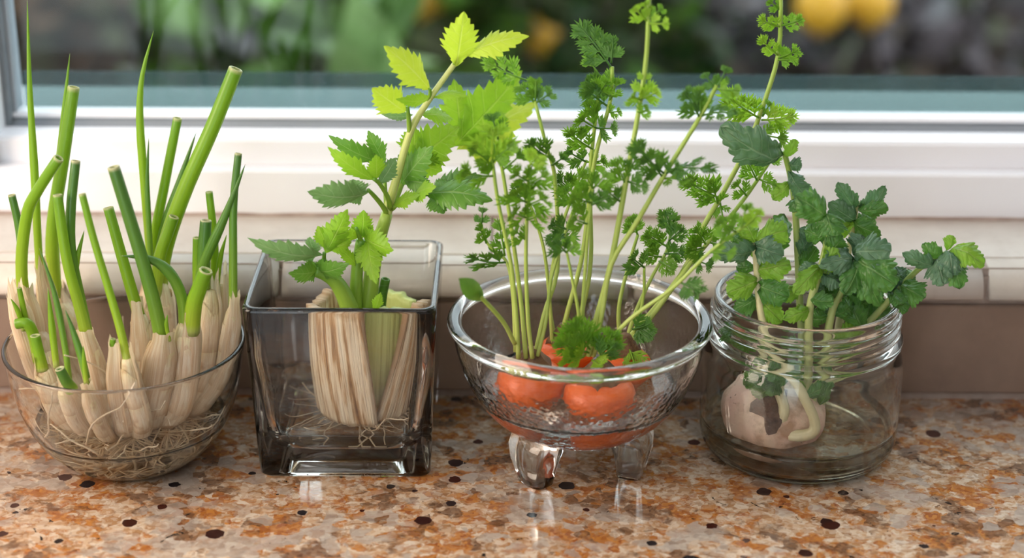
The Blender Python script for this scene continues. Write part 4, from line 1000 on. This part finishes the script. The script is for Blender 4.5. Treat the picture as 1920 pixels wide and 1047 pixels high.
# feathery leaves: carrot, base, tip, pairs, material, tilt, spread
FRD = [
 (cA, (923, 304, .511), (925, 236, .509), 2, 'car_lite', 10, .75), (cA, (923, 306, .511), (968, 268, .508), 2, 'car_leaf', -20, .5), (cA, (922, 310, .511), (876, 274, .506), 2, 'car_leaf', 20, .5),
 (cA, (926, 330, .511), (858, 320, .500), 2, 'car_leaf', -35, .5), (cA, (934, 262, .521), (920, 212, .523), 2, 'car_dark', 10, .6), (cA, (940, 320, .520), (985, 282, .515), 2, 'car_leaf', 20, .5),
 (cA, (1003, 194, .533), (975, 160, .535), 2, 'car_leaf', 0, .7), (cA, (1003, 194, .533), (1036, 172, .532), 2, 'car_dark', 15, .7), (cA, (1003, 192, .533), (1004, 148, .534), 2, 'car_leaf', 20, .7),
 (cA, (985, 150, .600), (905, 110, .606), 3, 'car_leaf', -35, .4), (cA, (1030, 296, .528), (985, 262, .520), 3, 'car_dark', -30, .5), (cA, (1034, 310, .528), (1062, 290, .520), 2, 'car_dark', 20, .5),
 (cA, (992, 312, .506), (1010, 290, .504), 3, 'car_lite', 0, 1.0), (cA, (990, 340, .506), (962, 322, .500), 2, 'car_leaf', -20, .7), (cA, (990, 345, .506), (1030, 322, .500), 2, 'car_leaf', 20, .7),
 (cA, (988, 380, .507), (956, 356, .498), 2, 'car_leaf', -25, .7), (cA, (988, 384, .507), (1028, 366, .498), 2, 'car_leaf', 25, .7), (cA, (987, 408, .507), (958, 396, .500), 2, 'car_leaf', -25, .8),
 (cA, (987, 412, .507), (1016, 402, .500), 2, 'car_leaf', 25, .8), (cA, (902, 424, .522), (906, 388, .523), 2, 'car_dark', 0, .5), (cA, (912, 456, .521), (894, 420, .518), 3, 'car_leaf', 20, .45),
 (cA, (950, 492, .519), (872, 478, .512), 3, 'car_dark', -60, .45), (cA, (946, 480, .518), (932, 410, .524), 3, 'car_leaf', 15, .35), (cA, (985, 450, .508), (962, 430, .504), 2, 'car_leaf', 10, .7),
 (cA, (1062, 430, .521), (1030, 418, .516), 3, 'car_dark', -10, .6), (cA, (1060, 438, .521), (1030, 466, .512), 3, 'car_dark', 20, .6), (cA, (1080, 384, .524), (1056, 350, .522), 2, 'car_leaf', 0, .7), (cA, (1078, 388, .524), (1110, 372, .520), 2, 'car_leaf', 10, .6),
 (cE, (1148, 130, .556), (1080, 42, .566), 4, 'car_dark', 10, .40), (cE, (1146, 118, .556), (1150, 66, .560), 2, 'car_dark', 0, .5), (cE, (1146, 170, .555), (1096, 100, .56), 2, 'car_leaf', -15, .4),
 (cE, (1140, 200, .554), (1090, 158, .552), 3, 'car_dark', -20, .5), (cE, (1142, 190, .554), (1160, 144, .552), 2, 'car_leaf', 15, .5), (cE, (1122, 170, .554), (1096, 150, .55), 2, 'car_dark', 0, .8), (cE, (1124, 172, .554), (1140, 150, .55), 2, 'car_leaf', 10, .8),
 (cE, (1118, 240, .553), (1082, 218, .545), 2, 'car_leaf', -20, .7), (cE, (1118, 240, .553), (1160, 240, .545), 2, 'car_dark', 20, .6), (cE, (1112, 280, .552), (1058, 240, .545), 3, 'car_leaf', -30, .4), (cE, (1114, 220, .553), (1100, 190, .55), 2, 'car_leaf', 0, .7),
 (cE, (1138, 210, .554), (1166, 208, .55), 2, 'car_leaf', 30, .6), (cE, (1100, 304, .558), (1060, 280, .556), 2, 'car_dark', -20, .6), (cE, (1100, 304, .558), (1140, 300, .552), 2, 'car_leaf', 20, .6), (cE, (1076, 362, .556), (1040, 330, .55), 3, 'car_dark', 0, .55), (cE, (1080, 356, .556), (1100, 322, .55), 2, 'car_leaf', 0, .6),
 (cE, (986, 374, .546), (966, 340, .545), 3, 'car_dark', 0, .6), (cE, (1050, 450, .553), (1076, 420, .55), 2, 'car_dark', 0, .6),
 (cB, (1214, 40, .526), (1188, 12, .524), 2, 'car_lite', -20, .6), (cB, (1214, 44, .526), (1256, 44, .520), 2, 'car_lite', 20, .5), (cB, (1215, 36, .526), (1244, 14, .526), 2, 'car_leaf', 10, .6), (cB, (1216, 30, .526), (1208, 4, .526), 2, 'car_lite', 0, .6),
 (cB, (1203, 182, .520), (1208, 138, .522), 2, 'car_lite', 0, .6), (cB, (1202, 186, .520), (1238, 168, .514), 2, 'car_lite', 20, .55), (cB, (1202, 188, .520), (1182, 178, .514), 2, 'car_lite', -20, .7), (cB, (1195, 210, .519), (1218, 204, .514), 2, 'car_leaf', 20, .7),
 (cB, (1312, 222, .517), (1280, 168, .515), 3, 'car_dark', 10, .50), (cB, (1314, 216, .517), (1310, 160, .520), 2, 'car_leaf', 0, .5), (cB, (1314, 218, .517), (1386, 214, .508), 3, 'car_dark', -50, .4), (cB, (1344, 164, .520), (1364, 124, .522), 2, 'car_dark', 10, .5), (cB, (1340, 170, .520), (1320, 136, .522), 2, 'car_dark', 0, .5), (cB, (1342, 166, .520), (1390, 170, .514), 2, 'car_leaf', 20, .5),
 (cB, (1246, 326, .512), (1184, 262, .505), 3, 'car_dark', -25, .40), (cB, (1242, 332, .512), (1202, 288, .507), 2, 'car_dark', 10, .5), (cB, (1250, 320, .512), (1346, 322, .502), 3, 'car_dark', -50, .38), (cB, (1248, 326, .512), (1276, 306, .508), 2, 'car_dark', 20, .6), (cB, (1246, 335, .512), (1290, 345, .500), 2, 'car_leaf', -40, .5),
 (cB, (1112, 354, .506), (1090, 318, .504), 2, 'car_leaf', 0, .7), (cB, (1112, 354, .506), (1140, 322, .504), 2, 'car_leaf', 0, .7), (cB, (1108, 380, .505), (1066, 368, .498), 3, 'car_leaf', -20, .55), (cB, (1108, 384, .505), (1148, 366, .498), 3, 'car_dark', 20, .55), (cB, (1173, 346, .513), (1150, 296, .512), 3, 'car_leaf', 0, .5),
 (cB, (1176, 340, .513), (1218, 352, .504), 3, 'car_dark', 20, .5), (cB, (1178, 320, .514), (1196, 292, .512), 2, 'car_dark', 10, .6), (cB, (1165, 380, .512), (1130, 352, .508), 2, 'car_dark', 0, .6), (cB, (1100, 420, .504), (1070, 408, .498), 2, 'car_leaf', -10, .8), (cB, (1062, 474, .498), (1036, 448, .495), 2, 'car_dark', 0, .7), (cB, (1062, 474, .498), (1082, 452, .495), 2, 'car_leaf', 0, .7),
 (cB, (1396, 425, .489), (1430, 392, .487), 3, 'car_lite', 10, .5), (cB, (1390, 428, .489), (1400, 380, .489), 2, 'car_leaf', 0, .5), (cB, (1350, 456, .490), (1366, 420, .489), 2, 'car_leaf', 0, .6), (cB, (1380, 436, .489), (1342, 410, .486), 2, 'car_leaf', 0, .5), (cB, (1330, 474, .491), (1380, 478, .484), 2, 'car_leaf', -20, .5),
 (cB, (1276, 530, .493), (1314, 552, .486), 3, 'car_dark', -10, .7), (cB, (1106, 655, .497), (1068, 598, .490), 3, 'car_leaf', -10, .6), (cB, (1104, 662, .496), (1040, 632, .486), 3, 'car_leaf', -25, .5), (cB, (1130, 664, .498), (1150, 618, .494), 3, 'car_leaf', 10, .6), (cB, (1096, 668, .495), (1052, 672, .485), 2, 'car_lite', -30, .6), (cB, (1120, 672, .495), (1160, 640, .489), 2, 'car_dark', 20, .6), (cB, (1110, 676, .493), (1130, 690, .484), 2, 'car_lite', 0, .8),
 (cD, (1462, 50, .506), (1420, 34, .500), 3, 'car_lite', -30, .45), (cD, (1463, 48, .506), (1508, 34, .500), 3, 'car_leaf', 30, .45), (cD, (1463, 20, .506), (1440, 0, .504), 2, 'car_leaf', 0, .6), (cD, (1459, 104, .507), (1422, 68, .502), 3, 'car_lite', -25, .4), (cD, (1459, 108, .507), (1500, 92, .500), 3, 'car_leaf', 25, .5), (cD, (1458, 112, .507), (1498, 112, .503), 2, 'car_leaf', 10, .5),
 (cD, (1425, 222, .510), (1350, 170, .500), 4, 'car_lite', -25, .40), (cD, (1428, 225, .510), (1498, 216, .502), 4, 'car_lite', 25, .45), (cD, (1430, 218, .510), (1446, 190, .508), 2, 'car_leaf', 0, .6), (cD, (1422, 250, .511), (1480, 262, .500), 2, 'car_leaf', 20, .5),
 (cD, (1352, 372, .516), (1276, 332, .506), 4, 'car_leaf', -25, .38), (cD, (1346, 384, .516), (1336, 350, .512), 2, 'car_leaf', 0, .6), (cD, (1350, 380, .516), (1358, 420, .508), 2, 'car_leaf', 10, .5), (cD, (1420, 340, .509), (1396, 292, .506), 3, 'car_leaf', -10, .5), (cD, (1440, 308, .508), (1460, 290, .506), 2, 'car_leaf', 10, .7), (cD, (1424, 336, .509), (1460, 350, .500), 3, 'car_leaf', 30, .5), (cD, (1400, 368, .510), (1376, 340, .508), 2, 'car_leaf', 0, .6),
 (cD, (1324, 460, .516), (1300, 424, .512), 3, 'car_leaf', 0, .6), (cD, (1320, 464, .516), (1282, 470, .506), 3, 'car_leaf', -20, .6), (cD, (1330, 455, .516), (1368, 460, .506), 2, 'car_leaf', 20, .6), (cD, (1300, 485, .518), (1338, 500, .508), 2, 'car_dark', 20, .6),
 (cD, (1258, 434, .540), (1246, 392, .541), 3, 'car_dark', 0, .6), (cD, (1250, 462, .539), (1206, 436, .536), 4, 'car_leaf', -10, .5), (cD, (1254, 452, .539), (1284, 424, .536), 3, 'car_dark', 10, .6), (cD, (1246, 476, .539), (1288, 472, .532), 3, 'car_dark', 20, .6), (cD, (1240, 482, .538), (1204, 476, .534), 3, 'car_leaf', -20, .6), (cD, (1236, 490, .538), (1268, 508, .530), 3, 'car_leaf', 20, .6),
 (cD, (1208, 502, .525), (1180, 480, .520), 2, 'car_dark', 0, .7), (cD, (1196, 442, .545), (1180, 404, .545), 3, 'car_leaf', 0, .6), (cD, (1190, 610, .528), (1226, 634, .520), 3, 'car_dark', 10, .6), (cD, (1186, 618, .528), (1224, 606, .522), 2, 'car_dark', 10, .7), (cD, (1180, 655, .524), (1192, 690, .514), 2, 'car_lite', 0, .7)]
for i, (r_, b, t, pr_, m, tl, sp) in enumerate(FRD):
    if r_ is cD: b, t = back(b), (t[0], t[1], t[2]+back(b)[2]-b[2])
    frond(r_, b, t, pr_, m, tl, sp, 0.08, i)
leaf(cA, (906, 562, .490), (860, 522, .480), 36, 'car_dark', 10, 'plain', .10, .5, 77)

# ------------------------------------------------------------------ turnip
M['tur_leaf'] = m_leaf('turnip_leaf', (0.045, 0.15, 0.03), (0.085, 0.23, 0.045), (0.22, 0.38, 0.13), 0.25, (0.22, 0.46, 0.03), 0.30, 7, 0.8)
M['tur_blue'] = m_leaf('turnip_leaf_bluish', (0.055, 0.14, 0.07), (0.11, 0.21, 0.12), (0.22, 0.34, 0.21), 0.18, (0.18, 0.40, 0.04), 0.30, 7, 0.8)
M['tur_lite'] = m_leaf('turnip_leaf_young', (0.15, 0.34, 0.03), (0.23, 0.43, 0.045), (0.38, 0.52, 0.14), 0.35, (0.36, 0.62, 0.03), 0.4, 7, 0.8)
M['tur_stem'] = m_stem('turnip_stem', (0.62, 0.60, 0.32), (0.26, 0.44, 0.06), (0.40, 0.50, 0.14))
M['tur_pale'] = m_stem('turnip_stem_pale', (0.80, 0.72, 0.50), (0.66, 0.64, 0.34), (0.60, 0.52, 0.28))
k = NT('turnip_skin'); v = k.coord(); n1 = k.noise(v, 45, 5); n2 = k.noise(v, 420, 3)
col = k.mix(k.fac(n1, .35, .65), (0.78, 0.60, 0.46), (0.68, 0.43, 0.36))
col = k.mix(k.math('MULTIPLY', k.fac(k.noise(v, 70, 4), .50, .62), 0.8), col, (0.34, 0.19, 0.11))
col = k.mix(k.fac(n2, .66, .72), col, (0.10, 0.05, 0.03))
M['turnip'] = k.done(k.pr(col, 0.5, k.bump(n2, 0.4, 0.001), 0.4))
M['scar'] = m_plain('turnip_scar', (0.14, 0.08, 0.065), (0.05, 0.03, 0.03), 220, 0.85, 0.9)
TX, TY, TZ = JX-0.0135, JY-0.0130, 0.0228
tur = thing('turnip', 'pinkish white turnip with brown scars and leafy sprouts in the jar', 'turnip', (TX, TY, 0.0055))
bm_ = MB(); lathe(bm_, smooth_prof([(0, TZ-.0190), (0.007, TZ-.0182), (0.0170, TZ-.0120), (0.0228, TZ-.001), (0.0220, TZ+.009), (0.0150, TZ+.0155), (0.007, TZ+.0162), (0, TZ+.0155)], 30), 40, (TX, TY),
                  lambda r, z, th: 1+0.04*math.cos(2*th+1)+0.03*math.cos(5*th+z*120)+0.02*math.cos(9*th))
obj('bulb', bm_, M['turnip'], tur)
sm = MB(); sv = []
ax = Vector((0.02, -0.80, 0.62)).normalized(); bc = Vector((TX, TY, TZ)) + Vector((-0.004, -.0188, .0125))
s1 = ax.cross(Vector((0, 0, 1))).normalized(); s2 = ax.cross(s1)
vv = [bc+ax*0.0008]; ff = []
for q, (rr_, h) in enumerate(((.0035, .0014), (.0072, .0006), (.0096, -.0034))):
    for i in range(18):
        th = 2*math.pi*i/18; w = 1+0.22*math.cos(3*th+1)+0.12*math.cos(5*th)
        vv.append(bc + (s1*math.cos(th)*0.8 + s2*math.sin(th))*rr_*w + ax*(h+0.0006*math.cos(5*th+q*2)))
for i in range(18):
    j = (i+1) % 18; ff.append((0, 1+i, 1+j)); ff.append((1+i, 19+i, 19+j, 1+j)); ff.append((19+i, 37+i, 37+j, 19+j))
sm.add(vv, ff); obj('scar', sm, M['scar'], tur)
ts_ = [([(1462, 800, .519), (1486, 815, .509), (1522, 810, .506), (1526, 784, .506), (1502, 735, .507), (1466, 685, .514), (1440, 640, .522), (1424, 570, .532), (1416, 455, .540)], 25, 12, 'tur_pale'),
       ([(1462, 800, .522), (1467, 785, .511), (1470, 758, .511), (1450, 712, .517), (1432, 660, .528), (1428, 560, .545), (1436, 500, .548)], 25, 9, 'tur_pale'),
       ([(1492, 790, .524), (1500, 740, .530), (1504, 660, .540), (1500, 573, .548), (1492, 406, .552), (1483, 336, .553), (1470, 284, .552)], 18, 10, 'tur_stem'),
       ([(1502, 780, .516), (1516, 700, .522), (1518, 582, .526), (1540, 500, .529), (1553, 440, .530), (1548, 405, .529)], 18, 11, 'tur_stem'),
       ([(1506, 785, .518), (1540, 700, .524), (1560, 585, .530), (1587, 528, .532), (1602, 490, .532)], 18, 12, 'tur_stem'),
       ([(1512, 790, .524), (1556, 700, .536), (1575, 600, .548), (1585, 510, .555), (1597, 440, .558), (1608, 376, .560)], 20, 9, 'tur_pale'),
       ([(1510, 795, .520), (1560, 720, .530), (1610, 630, .538), (1665, 566, .538), (1720, 507, .534), (1775, 474, .530)], 17, 9, 'tur_stem')]
for P, a, b, m in ts_: stem(tur, P, a, b, m, n=26)
TL = [ # base, tip, w, mat, tilt, bend, curl
 ((1470, 290, .552), (1360, 250, .538), 76, 'tur_blue', -32, .16), ((1470, 292, .552), (1492, 268, .545), 26, 'tur_lite', 25, .1), ((1478, 318, .553), (1512, 372, .545), 40, 'tur_blue', 20, .15), ((1482, 340, .553), (1452, 372, .545), 34, 'tur_lite', 0, .1), ((1478, 306, .553), (1500, 312, .548), 30, 'tur_blue', 30, .1), ((1488, 380, .552), (1526, 400, .540), 36, 'tur_blue', 30, .12),
 ((1548, 410, .529), (1500, 372, .522), 70, 'tur_leaf', 0, .16), ((1550, 400, .529), (1562, 440, .518), 62, 'tur_leaf', 15, .18), ((1545, 470, .530), (1580, 450, .525), 50, 'tur_leaf', 25, .14), ((1540, 500, .529), (1494, 545, .515), 44, 'tur_lite', 10, .14),
 ((1552, 445, .530), (1505, 430, .538), 50, 'tur_leaf', -20, .12), ((1604, 480, .532), (1660, 470, .520), 76, 'tur_blue', -15, .22), ((1600, 490, .532), (1548, 492, .518), 56, 'tur_blue', 15, .2), ((1604, 486, .532), (1672, 530, .512), 84, 'tur_leaf', 10, .2), ((1598, 500, .532), (1648, 566, .514), 62, 'tur_leaf', 0, .2), ((1600, 492, .532), (1590, 545, .514), 60, 'tur_leaf', -10, .2), ((1602, 480, .535), (1618, 440, .540), 52, 'tur_blue', 15, .14),
 ((1608, 384, .560), (1574, 350, .552), 34, 'tur_blue', -35, .2), ((1608, 384, .560), (1660, 358, .552), 32, 'tur_blue', 40, .2), ((1610, 388, .560), (1658, 392, .548), 36, 'tur_leaf', 30, .2), ((1604, 410, .559), (1560, 386, .550), 48, 'tur_blue', -20, .18), ((1600, 420, .558), (1560, 432, .548), 46, 'tur_lite', -10, .15), ((1602, 412, .558), (1646, 440, .545), 44, 'tur_leaf', 25, .2), ((1598, 440, .558), (1640, 400, .562), 44, 'tur_leaf', 15, .12),
 ((1416, 458, .540), (1470, 432, .532), 66, 'tur_lite', -15, .18), ((1416, 460, .540), (1462, 478, .526), 60, 'tur_blue', 10, .24), ((1416, 458, .540), (1346, 476, .526), 46, 'tur_blue', -30, .2), ((1416, 456, .540), (1392, 410, .545), 50, 'tur_lite', 0, .12), ((1414, 470, .540), (1372, 440, .545), 44, 'tur_leaf', -10, .12), ((1418, 512, .539), (1474, 496, .528), 58, 'tur_lite', -15, .14), ((1418, 520, .539), (1372, 548, .525), 56, 'tur_lite', -10, .2), ((1420, 530, .539), (1470, 556, .524), 62, 'tur_leaf', 15, .2), ((1422, 555, .539), (1385, 580, .530), 50, 'tur_leaf', 0, .2), ((1424, 560, .540), (1462, 600, .526), 54, 'tur_lite', 10, .2), ((1417, 500, .541), (1378, 500, .548), 44, 'tur_leaf', -10, .12),
 ((1432, 500, .548), (1476, 400, .560), 56, 'tur_leaf', 10, .12), ((1436, 505, .548), (1410, 430, .562), 50, 'tur_lite', -10, .12), ((1500, 540, .549), (1470, 560, .540), 34, 'tur_lite', 0, .14), ((1498, 500, .550), (1530, 470, .545), 40, 'tur_leaf', 15, .14), ((1496, 480, .551), (1520, 440, .548), 38, 'tur_blue', 0, .14), ((1516, 580, .527), (1476, 596, .515), 36, 'tur_lite', 0, .16), ((1520, 560, .528), (1556, 566, .518), 40, 'tur_leaf', 15, .16), ((1502, 600, .546), (1546, 590, .538), 44, 'tur_leaf', 10, .16),
 ((1600, 580, .545), (1650, 540, .545), 60, 'tur_leaf', 10, .14), ((1610, 600, .545), (1668, 580, .540), 60, 'tur_leaf', 10, .16), ((1580, 560, .550), (1632, 510, .556), 64, 'tur_blue', 10, .14), ((1575, 600, .548), (1610, 560, .546), 50, 'tur_leaf', 0, .16), ((1620, 620, .538), (1590, 560, .535), 50, 'tur_leaf', -15, .16), ((1560, 640, .535), (1620, 610, .534), 46, 'tur_lite', 20, .16), ((1570, 560, .550), (1536, 520, .556), 50, 'tur_leaf', -10, .14), ((1630, 610, .540), (1668, 604, .540), 40, 'tur_leaf', 10, .14),
 ((1665, 566, .538), (1700, 520, .538), 50, 'tur_blue', 10, .16), ((1690, 536, .536), (1728, 556, .522), 56, 'tur_leaf', 10, .2), ((1680, 550, .537), (1650, 510, .535), 50, 'tur_blue', -15, .16), ((1690, 540, .536), (1680, 500, .540), 44, 'tur_blue', 0, .14), ((1675, 560, .537), (1700, 580, .528), 40, 'tur_leaf', 0, .14),
 ((1752, 488, .531), (1700, 482, .522), 34, 'tur_blue', -35, .18), ((1752, 488, .531), (1768, 526, .516), 60, 'tur_blue', 10, .18), ((1770, 478, .530), (1732, 462, .528), 34, 'tur_leaf', -30, .16), ((1775, 474, .530), (1786, 510, .515), 56, 'tur_blue', 10, .18), ((1776, 472, .530), (1800, 534, .514), 52, 'tur_leaf', 5, .14), ((1776, 472, .530), (1842, 490, .518), 54, 'tur_lite', -20, .2), ((1774, 470, .530), (1786, 443, .530), 28, 'tur_lite', 10, .14),
 ((1450, 690, .528), (1400, 722, .522), 50, 'tur_leaf', 0, .12), ((1446, 690, .530), (1440, 745, .520), 44, 'tur_lite', 10, .12), ((1450, 690, .530), (1412, 690, .528), 40, 'tur_lite', 0, .12), ((1502, 700, .534), (1530, 660, .528), 34, 'tur_leaf', 15, .14), ((1508, 740, .520), (1480, 700, .516), 26, 'tur_lite', 0, .12), ((1530, 760, .522), (1560, 720, .520), 30, 'tur_leaf', 10, .12), ((1500, 660, .540), (1470, 640, .535), 44, 'tur_leaf', 0, .14), ((1560, 650, .538), (1590, 640, .534), 50, 'tur_leaf', 0, .14), ((1380, 600, .532), (1376, 640, .524), 60, 'tur_leaf', 0, .14), ((1420, 620, .535), (1388, 650, .526), 56, 'tur_leaf', 0, .14)]
for i, (b, t, w, m, tl, be) in enumerate(TL): leaf(tur, b, t, w*1.02, m, tl, 'turnip', be+0.11, 0.35+0.45*((i*37) % 11)/11, 200+i, curl=0.16)

# more crinkled leaves crowding the jar mouth
rgx = random.Random(21)
for i in range(34):
    so, pts = rgx.choice(STEMS[tur.name][3:]) if i % 4 else rgx.choice(STEMS[tur.name][:3])
    p = pts[int(rgx.uniform(0.46, 0.76)*(len(pts)-1))]
    a = rgx.uniform(0, 6.283); d = Vector((math.cos(a), 0.8*math.sin(a), rgx.uniform(-0.5, 0.55))).normalized()
    L = rgx.uniform(0.009, 0.014); T = p + d*L
    if T.z < 0.082:
        h = Vector((T.x-JX, T.y-JY)); rmx = 0.0365 if T.z > 0.054 else 0.040
        if h.length > rmx: h *= rmx/h.length; T = Vector((JX+h.x, JY+h.y, T.z))
    if (T-p).length < 0.006: continue
    mb = MB(); blade(mb, p, T, L*rgx.uniform(0.75, 1.0), rgx.uniform(-45, 45), 'turnip', 0.22, 0.5, 400+i, 0.12)
    obj('leaf', mb, M[rgx.choice(('tur_leaf', 'tur_leaf', 'tur_blue', 'tur_lite'))], so)
